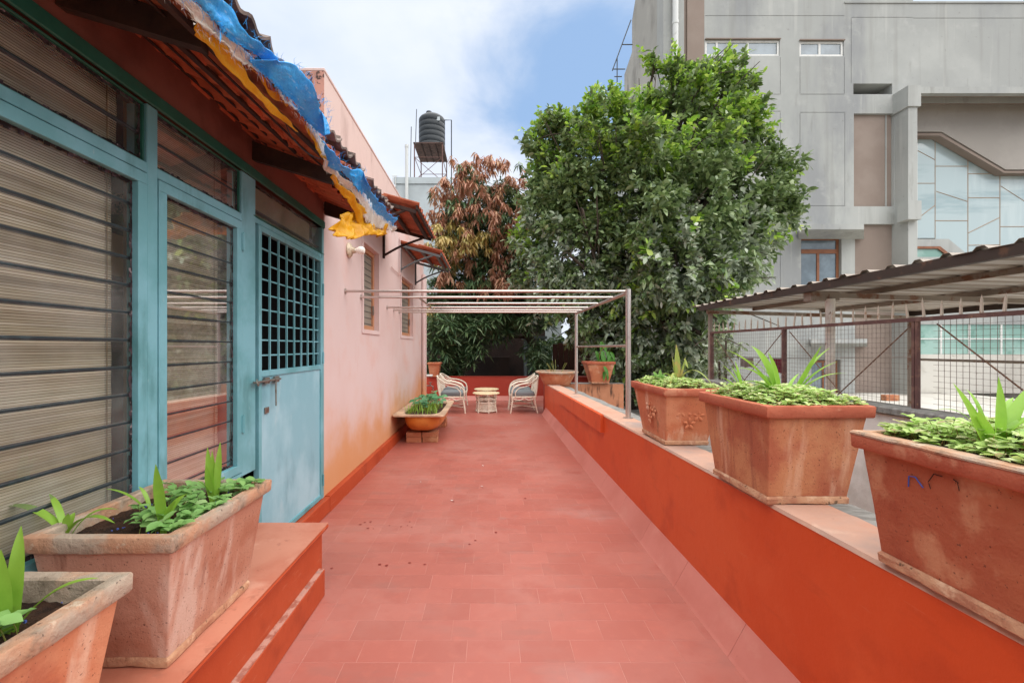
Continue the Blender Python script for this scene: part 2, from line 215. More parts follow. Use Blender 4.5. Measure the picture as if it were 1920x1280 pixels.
M['brass'] = mat('old_metal_latch', hx('#8b8a83'), [(hx('#6b5448'), 30, .5, .65, .7)], rough=.4, metal=.6)
M['ink'] = mat('blue_ink_mark', hx('#3a55a8'), [], rough=.6)
M['blackmark'] = mat('dark_scribble', hx('#2a1c18'), [], rough=.8)
M['dropstain'] = mat('dark_red_spot', hx('#7a2218'), [], rough=.35)
M['wilt'] = mat('wilted_leaf', hx('#9aa855'), [(hx('#b59a60'), 20, .5, .6, .8)], rough=.6, trans=.3)

# ------------------------------------------------------------ helpers: meshes and objects
ORG = {}
def _link(o, parent, org):
    COL.objects.link(o)
    if parent is not None:
        o.parent = parent; o.location = Vector(org)-ORG[parent.name]
    else: o.location = org
    ORG[o.name] = Vector(org)
    return o
def tag(o, label=None, cat=None, group=None, kind=None):
    if label: o['label'] = label
    if cat: o['category'] = cat
    if group: o['group'] = group
    if kind: o['kind'] = kind
    return o
def thing(name, label, cat, loc=(0, 0, 0), group=None):
    o = bpy.data.objects.new(name, None); o.empty_display_size = .1
    _link(o, None, loc); return tag(o, label, cat, group)
def inst(me, name, parent, loc, rot=(0, 0, 0), scale=None):
    o = bpy.data.objects.new(name, me); _link(o, parent, loc); o.rotation_euler = rot
    if scale: o.scale = scale
    return o
def kids(o): return [c for c in bpy.data.objects if c.parent == o]
def copy_tree(o, parent=None, top=True, kidmap=None):
    c = o.copy(); COL.objects.link(c); c.parent = parent
    ORG[c.name] = ORG[o.name].copy()
    for ch in kidmap[o.name]: copy_tree(ch, c, False, kidmap)
    return c
def make_kidmap():
    d = {o.name: [] for o in bpy.data.objects}
    for o in bpy.data.objects:
        if o.parent: d[o.parent.name].append(o)
    return d
class MB:
    def __init__(s): s.v = []; s.f = []; s.m = []
    def add(s, vs, fs, mi=0):
        b = len(s.v); s.v += [tuple(p) for p in vs]; s.f += [tuple(i+b for i in f) for f in fs]; s.m += [mi]*len(fs); return s
    def box(s, x0, x1, y0, y1, z0, z1, mi=0, bev=0):
        if x0 > x1: x0, x1 = x1, x0
        if y0 > y1: y0, y1 = y1, y0
        if z0 > z1: z0, z1 = z1, z0
        b = min(bev, (x1-x0)*.4, (y1-y0)*.4, (z1-z0)*.4)
        if b <= 0:
            vs = [(x, y, z) for z in (z0, z1) for y in (y0, y1) for x in (x0, x1)]
            return s.add(vs, [(0, 2, 3, 1), (4, 5, 7, 6), (0, 1, 5, 4), (2, 6, 7, 3), (0, 4, 6, 2), (1, 3, 7, 5)], mi)
        bm = bmesh.new(); r = bmesh.ops.create_cube(bm, size=1)
        for v in bm.verts: v.co = Vector(((x0+x1)/2+v.co.x*(x1-x0), (y0+y1)/2+v.co.y*(y1-y0), (z0+z1)/2+v.co.z*(z1-z0)))
        bmesh.ops.bevel(bm, geom=bm.edges[:], offset=b, segments=1, affect='EDGES')
        bm.verts.index_update(); s.add([v.co[:] for v in bm.verts], [[v.index for v in f.verts] for f in bm.faces], mi); bm.free(); return s
    def hexa(s, p, mi=0):      # 8 points: bottom 4 then top 4, same winding
        return s.add(p, [(3, 2, 1, 0), (4, 5, 6, 7), (0, 1, 5, 4), (1, 2, 6, 5), (2, 3, 7, 6), (3, 0, 4, 7)], mi)
    def tube(s, pts, r, n=8, mi=0, cap=True):
        pts = [Vector(p) for p in pts]; rs = r if isinstance(r, (list, tuple)) else [r]*len(pts)
        vs = []; up = None
        for i, p in enumerate(pts):
            d = (pts[min(i+1, len(pts)-1)]-pts[max(i-1, 0)]).normalized()
            if up is None: up = Vector((0, 0, 1)) if abs(d.z) < .9 else Vector((1, 0, 0))
            a = d.cross(up).normalized(); b = a.cross(d).normalized(); up = b
            for k in range(n):
                t = 2*math.pi*k/n; vs.append(p+a*math.cos(t)*rs[i]+b*math.sin(t)*rs[i])
        fs = [(i*n+k, i*n+(k+1) % n, (i+1)*n+(k+1) % n, (i+1)*n+k) for i in range(len(pts)-1) for k in range(n)]
        if cap: fs += [tuple(range(n))[::-1], tuple(range((len(pts)-1)*n, len(pts)*n))]
        return s.add(vs, fs, mi)
    def lathe(s, prof, c=(0, 0, 0), n=24, mi=0, ax='z', sq=None):
        vs = []
        for r, z in prof:
            for k in range(n):
                t = 2*math.pi*k/n; x, y = r*math.cos(t), r*math.sin(t)
                p = (x, y, z) if ax == 'z' else ((z, x, y) if ax == 'x' else (x, z, y))
                vs.append((c[0]+p[0], c[1]+p[1], c[2]+p[2]))
        m = len(prof)
        fs = [(i*n+k, i*n+(k+1) % n, (i+1)*n+(k+1) % n, (i+1)*n+k) for i in range(m-1) for k in range(n)]
        return s.add(vs, fs, mi)
    def prism(s, poly, y0, y1, mi=0, ax='y'):     # poly of (u,v) extruded along ax
        n = len(poly)
        P = (lambda u, v, d: (u, d, v)) if ax == 'y' else ((lambda u, v, d: (d, u, v)) if ax == 'x' else (lambda u, v, d: (u, v, d)))
        vs = [P(u, v, y0) for u, v in poly]+[P(u, v, y1) for u, v in poly]
        return s.add(vs, [tuple(range(n)), tuple(range(2*n-1, n-1, -1))]+[(i, i+n, (i+1) % n+n, (i+1) % n) for i in range(n)], mi)
    def build(s, name, mats, parent=None, org=None, smooth=False, fix=True):
        if org is None: org = ORG[parent.name] if parent is not None else (0, 0, 0)
        org = Vector(org); me = bpy.data.meshes.new(name)
        me.from_pydata([(p[0]-org.x, p[1]-org.y, p[2]-org.z) for p in s.v], [], s.f)
        for m in (mats if isinstance(mats, (list, tuple)) else [mats]): me.materials.append(m)
        if any(s.m): me.polygons.foreach_set('material_index', s.m)
        if fix:
            bm = bmesh.new(); bm.from_mesh(me); bmesh.ops.recalc_face_normals(bm, faces=bm.faces[:]); bm.to_mesh(me); bm.free()
        if smooth:
            me.polygons.foreach_set('use_smooth', [True]*len(me.polygons))
            if smooth != 2:
                try: me.set_sharp_from_angle(angle=R(40))
                except Exception: pass
        me.update(); o = bpy.data.objects.new(name, me); return _link(o, parent, org)
def spl(pts, n=6):      # catmull-rom through points
    pts = [Vector(p) for p in pts]; out = []
    for i in range(len(pts)-1):
        p0 = pts[max(i-1, 0)]; p1 = pts[i]; p2 = pts[i+1]; p3 = pts[min(i+2, len(pts)-1)]
        for k in range(n):
            t = k/n; out.append(.5*((2*p1)+(p2-p0)*t+(2*p0-5*p1+4*p2-p3)*t*t+(3*p1-p0-3*p2+p3)*t**3))
    out.append(pts[-1]); return out
def struct(name, mb, m, **k):
    o = mb.build(name, m, **k); o['kind'] = 'structure'; return o
def holewall(mb, us, vs, holes, P, back=True, bmi=1):
    """flat wall over us x vs seen from d<0; holes (u0,u1,v0,v1,depth,mi or None) with reveals"""
    U = sorted(set([us[0], us[1]]+[h[i] for h in holes for i in (0, 1) if us[0] < h[i] < us[1]]))
    V = sorted(set([vs[0], vs[1]]+[h[i] for h in holes for i in (2, 3) if vs[0] < h[i] < vs[1]]))
    for i in range(len(U)-1):
        for j in range(len(V)-1):
            cu, cv = (U[i]+U[i+1])/2, (V[j]+V[j+1])/2
            if any(h[0] < cu < h[1] and h[2] < cv < h[3] for h in holes): continue
            mb.add([P(U[i], V[j], 0), P(U[i+1], V[j], 0), P(U[i+1], V[j+1], 0), P(U[i], V[j+1], 0)], [(0, 1, 2, 3)])
    for (u0, u1, v0, v1, d, mi) in holes:
        a = [P(u0, v0, 0), P(u1, v0, 0), P(u1, v1, 0), P(u0, v1, 0)]; b = [P(u0, v0, d), P(u1, v0, d), P(u1, v1, d), P(u0, v1, d)]
        mb.add(a+b, [(i, (i+1) % 4, (i+1) % 4+4, i+4) for i in range(4)], 0)
        if mi is not None: mb.add(b, [(0, 1, 2, 3)], mi)
# a pixel of the photograph and a known plane give a point of the place
def yat(x, X): return 820*X/(x-919)
def xat(x, Y): return (x-919)*Y/820
def zat(y, Y): return EYE-(y-651)*Y/820
# ------------------------------------------------------------ ground and terrace
struct('ground', MB().add([(-300, -300, -3.2), (300, -300, -3.2), (300, 300, -3.2), (-300, 300, -3.2)], [(0, 1, 2, 3)]), M['ground'], fix=False)
XW = -1.46                      # plane of the house front
XP0, XP1 = 1.20, 1.44           # parapet inner and outer face
PT = lambda y: .81-.0155*y      # height of the parapet top
tf = struct('terrace_floor', MB().box(-2.6, 1.44, -1.5, 12.1, -.25, -.0007).box(1.4402, 3.1, 9.46, 12.1, -.25, -.0007), M['grout'])
struct('terrace_base', MB().box(-2.6, 1.40, -1.5, 12.3, -3.2, -.252), M['peachwall'])
# tiles: 0.155 m deep rows; two narrow border columns on the left, staggered field on the right
def tile_mesh(w, d):
    b = MB().box(-w/2+.0009, w/2-.0009, -d/2+.0009, d/2-.0009, -.012, 0, bev=.0006)
    o = b.build('tile', M['floor']); me = o.data; bpy.data.objects.remove(o); return me
TD = .155; cols = {}
def tm(w):
    w = round(w, 3)
    if w not in cols: cols[w] = tile_mesh(w, TD)
    return cols[w]
rest = MB(); nt_ = 0; rows = int((12.1-1.55)/TD)
for r in range(rows):
    y = 1.55+TD*(r+.5); x = -.871; cells = [(-1.42, -1.175), (-1.175, -.871)]
    xs_ = [-.871]; x = -.871+(.253 if r % 2 else .14+.06*((r*7) % 3)/2)
    while x < 1.08: xs_.append(x); x += .253
    xs_.append(1.125 if y < 9.5 else 3.1)
    if y >= 9.5:
        xs_ = xs_[:-1]; x = xs_[-1]+.253
        while x < 3.0: xs_.append(x); x += .253
    cells += [(xs_[i], xs_[i+1]) for i in range(len(xs_)-1)]
    for (a, b) in cells:
        zj = random.uniform(-.0001, .0003)
        if nt_ < 295: inst(tm(b-a), 'tile', tf, ((a+b)/2, y, zj)); nt_ += 1
        else: rest.box(a+.0009, b-.0009, y-TD/2+.0009, y+TD/2-.0009, -.012, zj)
tag(rest.build('tile_field', M['floor'], tf, fix=False), kind='stuff')
# sloped skirting along the parapet, cast in lengths
y = .2; ln = [.62, .58, .65, .6, .61, .57, .63]; i = 0
cvb = MB().prism([(1.13, -.02), (XP0+.01, -.02), (XP0+.01, .14)], .0, 9.5, ax='y'); cv = struct('sloped_skirting', cvb, M['grout'])
while y < 9.4:
    e = min(y+ln[i % 7], 9.45); i += 1
    MB().prism([(1.112, 0), (1.122, .014), (XP0+.002, .160), (XP0+.002, .13), (1.14, 0)], y+.0012, e-.0012).build('skirting_piece', M['cove'], cv); y = e

# ------------------------------------------------------------ parapets
def parapet_mesh():
    b = MB(); N = 60; vs = []; ys = [-1.2+(9.6+1.2)*i/N for i in range(N+1)]
    return ys
pw = MB(); ys = [-1.2, 1, 3, 5, 7, 9.6]
for i in range(5):
    a, b = ys[i], ys[i+1]
    pw.hexa([(XP0, a, -.1), (XP1, a, -.1), (XP1, b, -.1), (XP0, b, -.1), (XP0, a, PT(a)-.012), (XP1, a, PT(a)-.012), (XP1, b, PT(b)-.012), (XP0, b, PT(b)-.012)])
pr = tag(pw.build('parapet_wall', M['redpaint'], org=(1.2, 4, 0)), 'low rust-red terrace parapet running along the right with planters on its peach top', 'wall')
cp = MB()
for i in range(260):
    a = -1.2+10.8*i/260; b = -1.2+10.8*(i+1)/260; j = lambda t: .005*noise.noise(Vector((t*3, 1, 1)))+.004*noise.noise(Vector((t*16, 4, 1)))
    cp.hexa([(XP0-.002+j(a)*.4, a, PT(a)-.014), (XP1+.004, a, PT(a)-.014), (XP1+.004, b, PT(b)-.014), (XP0-.002+j(b)*.4, b, PT(b)-.014),
             (XP0+.006+j(a), a, PT(a)), (XP1-.004, a, PT(a)+j(a*1.3)), (XP1-.004, b, PT(b)+j(b*1.3)), (XP0+.006+j(b), b, PT(b))])
cp.build('coping', M['coping'], pr, smooth=True)
bd = MB()
for (a, b) in ((4.62, 7.55),):
    bd.hexa([(XP0-.035, a, PT(a)-.19), (XP0+.01, a, PT(a)-.19), (XP0+.01, b, PT(b)-.19), (XP0-.035, b, PT(b)-.19), (XP0-.035, a, PT(a)-.004), (XP0+.01, a, PT(a)-.004), (XP0+.01, b, PT(b)-.004), (XP0-.035, b, PT(b)-.004)])
bd.build('raised_band', M['redpaint'], pr)
gl = MB()
for i in range(30):
    a = -1.2+10.4*i/30; b = -1.2+10.4*(i+1)/30; w = lambda t: 1.655+.012*math.sin(t*5)+.008*math.sin(t*13)
    gl.hexa([(XP1+.006, a, .5), (w(a), a, .5), (w(b), b, .5), (XP1+.006, b, .5), (XP1+.006, a, PT(a)-.035), (w(a), a, PT(a)-.045), (w(b), b, PT(b)-.045), (XP1+.006, b, PT(b)-.035)])
gl.build('cement_ledge', M['greyledge'], pr)
ep = tag(MB().box(XP0+.0, 2.92, 9.602, 9.86, -.25, .648, bev=.01).build('cross_parapet', M['redpaint_back'], org=(2, 9.7, 0)),
         'low cross wall beyond the parapet corner, peach face streaked with black mould', 'wall')
MB().box(XP0+.002, 2.925, 9.585, 9.601, -3.2, .648).build('outer_face', M['peachwall'], ep)
MB().box(XP0, 2.93, 9.58, 9.87, .649, .66, bev=.003).build('coping', M['greyledge'], ep)
bp = tag(MB().box(-2.6, 3.1, 12.1, 12.3, -3.2, .63, bev=.008).build('back_parapet', M['redpaint_back'], org=(0, 12.2, 0)),
         'rust-red end parapet behind the rattan chairs at the far end of the terrace', 'wall')
MB().prism([(11.98, 0), (12.102, 0), (12.102, .11), (12.09, .11)], -1.4, 3.05, ax='x').build('sloped_skirting', M['cove'], bp)
MB().box(-2.6, 3.1, 12.09, 12.31, .631, .64).build('coping', M['redpaint_back'], bp)

# ------------------------------------------------------------ steps below the windows
st = tag(thing('plinth_ledge', 'stepped red plinth below the windows carrying two long planters', 'ledge', (-1.2, 1.3, 0)))
MB().prism([(-1.455, 0.001), (-1.0, 0.001), (-1.0, .35), (-.965, .378), (-.96, .392), (-.964, .40), (-1.455, .404)], -1.0, 2.60, ax='y').build('ledge', M['redpaint_dimmed'], st)
MB().box(-1.455, -.962, -1.0, 2.603, .4045, .4085).build('ledge_top', mat('faded_red_top', hx('#c4826a'), [(hx('#b56a52'), 2, .42, .62, .8), (hx('#d39d86'), 5, .55, .72, .6), (hx('#6b4c40'), 3.1, .63, .74, .7), (hx('#8c4a36'), 14, .6, .7, .4)], rough=.6, bump=(20, .3, .004), bump2=(120, .2, .001)), st)
MB().box(-1.005, -.967, -1.0, 2.56, .0015, .155, bev=.004).build('lower_step', M['redpaint_dimmed'], st)
MB().box(-1.004, -.969, -1.0, 2.557, .1555, .159).build('worn_edge', mat('worn_step_edge', hx('#b98a7a'), [(hx('#9a5c4a'), 20, .45, .6, .9), (hx('#8f8580'), 8, .56, .7, .7)], rough=.9, bump=(60, .5, .003)), st)

# ------------------------------------------------------------ the house
hs = thing('house', 'pink plastered house on the left with blue-green window front and tiled eaves', 'house', (XW, 5, 0))
H = MB(); ZT = 3.9
WN = [(5.02, 5.70, 1.66, 2.66), (7.17, 8.22, 1.65, 2.62)]
PX = lambda u, v, d: (XW-d, u, v)
holewall(H, (3.84, 9.60), (-.1, 3.42), [(a, b, c, d, .09, None) for (a, b, c, d) in WN], PX)
H.add([(XW, 9.60, -.1), (-3.5, 9.60, -.1), (-3.5, 9.60, 3.42), (XW, 9.60, 3.42)], [(0, 1, 2, 3)])
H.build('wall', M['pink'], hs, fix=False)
H = MB().box(-3.5, XW+.001, 3.84, 9.603, 3.42, ZT-.03, bev=.004); H.build('upper_wall', M['pink_top'], hs)
MB().box(-3.5, XW+.008, 3.833, 9.61, ZT-.03, ZT, bev=.006).build('wall_coping', M['pink_top'], hs)
MB().box(-3.5, XW+.003, 3.832, 3.8398, 2.62, ZT-.031).build('return_wall', M['black_mould'], hs)
MB().prism([(XW-.02, 0), (XW+.05, 0), (XW+.048, .135), (XW+.04, .142), (XW-.02, .142)], 3.86, 9.63).build('skirting', M['redpaint_dimmed'], hs)
MB().box(XW-.18, XW+.05, 2.62, 3.858, 0.001, .138, bev=.006).build('door_sill', M['redpaint_dimmed'], hs)
sh = MB().box(-4.6, -4.5, -1.6, 9.5, -.1, 3.2).box(-4.6, -1.6, -1.7, -1.6, -.1, 3.2).box(-4.5, XW-.02, 3.845, 3.9, -.1, 3.4).box(-4.5, -1.5, -1.6, 3.83, 2.80, 2.88).box(-4.5, -1.52, -1.6, 3.9, -.1, .1)
sh.build('interior_shell', M['dark'], hs)
MB().box(-3.0, -2.98, 2.2, 3.85, 2.02, 2.35).build('interior_beam', M['beige'], hs)
MB().box(XW-.14, XW+.0, -1.6, 3.84, 2.55, 2.80).build('lintel', M['brownwall'], hs)
MB().box(XW-.14, XW-.01, -1.6, 2.60, -.1, .69).build('sill_wall', M['teal_dark'], hs)
MB().box(XW-.002, XW+.012, -1.6, 3.84, 2.49, 2.549, bev=.003).build('header_rail', M['teal_dark'], hs)
# fixed frame: posts and rails butt end to end
fr = MB(); P0, P1 = XW-.09, XW
posts = [(.22, .30), (1.862, 1.922), (2.572, 2.722), (3.80, 3.842), (-1.6, -1.5)]
for a, b in posts: fr.box(P0, P1, a, b, .0 if a > 3 else .69, 2.489, bev=.003)
for (a, b) in ((-1.5, .22), (.30, 1.862), (1.922, 2.572)):
    fr.box(P0, P1-.001, a, b, 2.192, 2.236, bev=.002); fr.box(P0, P1-.001, a, b, .69, .712, bev=.002)
fr.box(P0, P1-.004, 2.722, 3.80, 2.228, 2.262, bev=.002)
fr.build('window_frame', M['teal'], hs)
def ring(mb, x0, x1, a, b, c, d, w, bev=.002):
    mb.box(x0, x1, a, b, c, c+w, bev=bev); mb.box(x0, x1, a, b, d-w, d, bev=bev); mb.box(x0, x1, a, a+w, c+w, d-w, bev=bev); mb.box(x0, x1, b-w, b, c+w, d-w, bev=bev); return mb
def quadx(x, a, b, c, d): return MB().add([(x, a, c), (x, b, c), (x, b, d), (x, a, d)], [(0, 1, 2, 3)])
def ragged(a, b, c, d, w, x):      # crumbling putty round a pane
    mb = MB()
    def strip(p, q, n, inn):
        for i in range(n):
            t0, t1 = i/n, (i+1)/n; ww = w*random.uniform(.55, 1.25)
            P = lambda t, o: (x+random.uniform(0, .003), p[0]+(q[0]-p[0])*t+inn[0]*o, p[1]+(q[1]-p[1])*t+inn[1]*o)
            mb.add([P(t0, 0), P(t1, 0), P(t1, ww), P(t0, ww)], [(0, 1, 2, 3)])
    nn = lambda l: max(4, int(l/.02))
    strip((a, d), (b, d), nn(b-a), (0, -1)); strip((b, c), (b, d), nn(d-c), (-1, 0)); strip((a, c), (a, d), nn(d-c), (1, 0)); strip((a, c), (b, c), nn(b-a), (0, 1))
    return mb
def blind(a, b, c, d, parent, x=-1.565):
    mb = MB(); z = c; bow = 0
    while z < d:
        dx = .0012*math.sin(z*37)
        mb.add([(x+dx, a, z), (x+dx, b, z), (x+dx-.002, b, z+.0078), (x+dx-.002, a, z+.0078)], [(0, 1, 2, 3)]); z += .0098
    o = tag(mb.build('blind_slats', M['blind'], parent, fix=False), kind='stuff')
    cd = MB()
    y = a+.10+.93*(b-a > 1)
    while y < b: cd.box(x+.004, x+.007, y-.0015, y+.0015, c, d); y += .47
    cd.build('blind_cord', M['blindback'], parent)
    MB().add([(x-.03, a, c), (x-.03, b, c), (x-.03, b, d), (x-.03, a, d)], [(0, 1, 2, 3)]).build('blind_backing', M['blindback'], parent, fix=False)
def bars(a, b, zs, parent):
    me = None
    for z in zs:
        if me is None:
            o = MB().tube([(0, a-.01, 0), (0, b+.01, 0)], .0082, 10).build('bar', M['iron'], parent, org=(0, 0, 0), smooth=True); me = o.data; o.location = Vector((XW-.035, 0, z))-ORG[parent.name]
        else: inst(me, 'bar', parent, (XW-.035, 0, z))
def casement(a, b, lab):
    c, d = .715, 2.19; w = .048
    f = ring(MB(), XW-.035, XW+.004, a+.003, b-.003, c+.003, d-.003, w).build('window', M['teal'], hs)
    if lab: f['label'] = lab
    quadx(XW-.028, a+w, b-w, c+w, d-w).build('pane', M['glass_house'], f)
    ragged(a+w, b-w, c+w, d-w, .017, XW-.024).build('putty', M['putty'], f, fix=False)
    bars(a+w, b-w, [z for z in [2.045-.113*k for k in range(13)] if c+w < z < d-w], f)
    blind(a-.02, b-.055 if b < 2 else b-.06, .70, 2.20, f)
    return f
def transom(a, b):
    f = ring(MB(), XW-.05, XW-.012, a, b, 2.236, 2.489, .008).build('transom_window', M['teal_dark'], hs)
    quadx(XW-.03, a+.008, b-.008, 2.244, 2.481).build('pane', M['glass_house'], f)
    ragged(a+.006, b-.006, 2.243, 2.482, .016, XW-.026).build('putty', M['putty'], f, fix=False)
    bars(a, b, [2.36], f); blind(a-.02, b-.03, 2.22, 2.52, f)
casement(.30, 1.862, 'wide blue-green window with horizontal bars over a bamboo blind'); casement(1.922, 2.572, 'narrow blue-green casement beside the door'); casement(-1.5, .22, None)
transom(.30, 1.862); transom(1.922, 2.572); transom(-1.5, .22)
quadx(XW-.028, 2.722, 3.80, 2.262, 2.489).build('door_transom_pane', M['glass_house'], hs)
MB().box(XW-.075, XW-.07, 2.722, 3.70, 2.262, 2.489).build('door_transom_board', mat('grey_board', hx('#8d8670'), [(hx('#9c9682'), 3, .4, .7, .8)], rough=.8), hs)
fr = MB().box(XW-.06, XW-.03, 2.722, 3.80, 2.315, 2.325)
fr.build('door_transom_bar', M['iron'], hs)
MB().box(P0, P1+.003, 2.70, 3.842, 2.262, 2.268).build('door_lintel_strip', M['teal_dark'], hs)
# hinges of the casement
for z in (2.02, .95): MB().box(XW+.002, XW+.012, 2.562, 2.585, z, z+.10, bev=.002).tube([(XW+.012, 2.573, z-.004), (XW+.012, 2.573, z+.104)], .006).build('hinge', M['teal'], hs)
# grille gate
ga, gb, gc, gd = 2.752, 3.792, .145, 2.222
gt = ring(MB(), XW-.03, XW+.006, ga, gb, gc, gd, .035, .002); gt.box(XW-.03, XW+.006, ga+.035, gb-.035, 1.262, 1.300, bev=.002)
gt = gt.build('grille_gate', M['teal'], hs); gt['label'] = 'pale blue-green steel gate, open grid above and sheet below'
MB().box(XW-.026, XW-.004, ga+.035, gb-.035, gc+.035, 1.262).build('sheet_panel', M['teal_door'], gt)
n = 7
for k in range(n):
    y = ga+.035+(gb-ga-.07)*(k+1)/(n+1); MB().box(XW-.012, XW-.001, y-.006, y+.006, 1.30, gd-.035).build('grille_bar', M['teal'], gt)
me = None
for k in range(8):
    z = 1.30+(gd-.035-1.30)*(k+1)/9
    if me is None: o = MB().box(XW-.022, XW-.0125, ga+.035, gb-.035, -.005, .005).build('grille_bar', M['teal'], gt, org=(XW, 3, 0)); me = o.data; o.location = Vector((XW, 3, z))-ORG[gt.name]
    else: inst(me, 'grille_bar', gt, (XW, 3, z))
bl = MB().tube([(XW+.022, 2.66, 1.235), (XW+.022, 3.0, 1.235)], .007).box(XW+.006, XW+.02, 2.80, 2.86, 1.215, 1.255).box(XW+.006, XW+.02, 2.93, 2.99, 1.215, 1.255)
bl.tube([(XW+.024, 2.93, 1.235), (XW+.028, 2.925, 1.06)], [.007, .005]); bl.build('bolt', M['brass'], gt, smooth=True)
MB().tube(spl([(XW+.02, 2.70, 1.25), (XW+.035, 2.67, 1.235), (XW+.035, 2.69, 1.215), (XW+.02, 2.72, 1.23)]), .005).build('hasp', M['brass'], gt)
MB().box(XW-.003, XW+.006, 2.83, 2.88, 1.02, 1.06, bev=.002).build('lock_plate', M['brass'], gt)
for z in (1.95, 1.36, .30): MB().tube([(XW+.012, 3.797, z-.05), (XW+.012, 3.797, z+.05)], .008).build('hinge', M['teal'], gt)
# pink wall windows
for (a, b, c, d) in WN:
    f = ring(MB(), XW-.088, XW-.05, a+.002, b-.002, c+.002, d-.002, .055).build('shutter_window', mat('tan_frame', hx('#b5805e'), [(hx('#9c6848'), 8, .5, .7, .6)], rough=.6), hs)
    MB().box(XW-.08, XW-.074, a+.055, b-.055, c+.055, d-.055).build('pane', mat('frosted_glass', hx('#8c8578'), [(hx('#7a7468'), 3, .4, .7, .7)], rough=.35), f)
    for k in range(12): MB().box(XW-.073, XW-.066, a+.056, b-.056, c+.08+k*.075, c+.085+k*.075).build('louvre_line', M['greysteel'], f)
    MB().box(XW-.05, XW-.035, b-.09, b-.075, c+.2, c+.32).build('handle', M['brass'], f)
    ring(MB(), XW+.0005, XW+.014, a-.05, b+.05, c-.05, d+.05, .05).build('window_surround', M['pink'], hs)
# rain pipes on the far corner
for yy in (9.30, 9.50):
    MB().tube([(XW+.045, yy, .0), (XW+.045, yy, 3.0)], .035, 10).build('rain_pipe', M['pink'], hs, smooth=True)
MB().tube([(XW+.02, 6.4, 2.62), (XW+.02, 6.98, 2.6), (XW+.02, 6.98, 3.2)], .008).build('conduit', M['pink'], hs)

# ------------------------------------------------------------ tiled eaves
def roof_tile_mesh(name, L_, Wd, m, th=.013):
    n = 12; mb = MB(); top = []; bot = []
    prof = lambda t: .012*math.cos(t*4*math.pi)+(.012 if t < .06 or t > .94 else 0)
    for xx in (0, L_):
        for i in range(n+1):
            t = i/n; top.append((xx, (t-.5)*Wd, prof(t)+th))
    for xx in (0, L_):
        for i in range(n+1): t = i/n; bot.append((xx, (t-.5)*Wd, prof(t)))
    N = n+1; vs = top+bot; fs = []
    for i in range(n):
        fs.append((i, i+1, N+i+1, N+i)); fs.append((2*N+i, 3*N+i, 3*N+i+1, 2*N+i+1)); fs.append((i, 2*N+i, 2*N+i+1, i+1)); fs.append((N+i, N+i+1, 3*N+i+1, 3*N+i))
    fs += [(0, N, 3*N, 2*N), (n, 2*N+n, 3*N+n, N+n)]
    mb.add(vs, fs); mb.box(L_*.12, L_*.17, -Wd*.3, Wd*.3, -.02, .0)
    o = mb.build(name, m); me = o.data; bpy.data.objects.remove(o); return me
tA = roof_tile_mesh('roof_tile', .36, .236, M['rtile']); tB = roof_tile_mesh('roof_tile', .36, .236, M['rtile_old'])
ev = MB(); ze = lambda x, y: 2.752-.40*(x-XW)+.075*(y-2.4)*(x-XW)/.6
for bx, hw, hh in ((-1.425, .006, .007), (-1.31, .005, .006), (-1.195, .011, .016), (-1.09, .005, .006), (-.975, .010, .018)):
    ev.hexa([(bx-hw, -1.5, ze(bx, -1.5)-hh), (bx+hw, -1.5, ze(bx, -1.5)-hh), (bx+hw, 4.0, ze(bx, 4.0)-hh), (bx-hw, 4.0, ze(bx, 4.0)-hh), (bx-hw, -1.5, ze(bx, -1.5)), (bx+hw, -1.5, ze(bx, -1.5)), (bx+hw, 4.0, ze(bx, 4.0)), (bx-hw, 4.0, ze(bx, 4.0))])
ev = ev.build('eaves', M['darkwood'], hs)
ang = math.atan(.40)
k = 0; y = -1.4
while y < 3.98:
    for (x0, me, dz) in ((-1.51, tA, .004), (-1.225, tA, .020), (-1.205, tB, .066)):
        xx = x0+random.uniform(-.006, .006)+(random.uniform(-.015, .03) if me is tB else 0)
        if me is tB and random.random() < .12: continue
        inst(me, 'roof_tile', ev, (xx, y+random.uniform(-.004, .004), ze(xx, y)+dz), (random.uniform(-.02, .02), ang+random.uniform(-.015, .015)-(0.10 if me is tB else 0), random.uniform(-.02, .02)))
    y += .225
for (y, zb) in ((1.487, 0), (2.70, 0), (3.86, 0.02), (.2, 0)):
    w = .020
    MB().hexa([(XW+.001, y-w, 2.60+zb), (-.97, y-w, 2.455+zb), (-.97, y+w, 2.455+zb), (XW+.001, y+w, 2.60+zb), (XW+.001, y-w, 2.715+zb), (-.97, y-w, 2.535+zb), (-.97, y+w, 2.535+zb), (XW+.001, y+w, 2.715+zb)]).build('bracket_beam', M['darkwood'], hs)

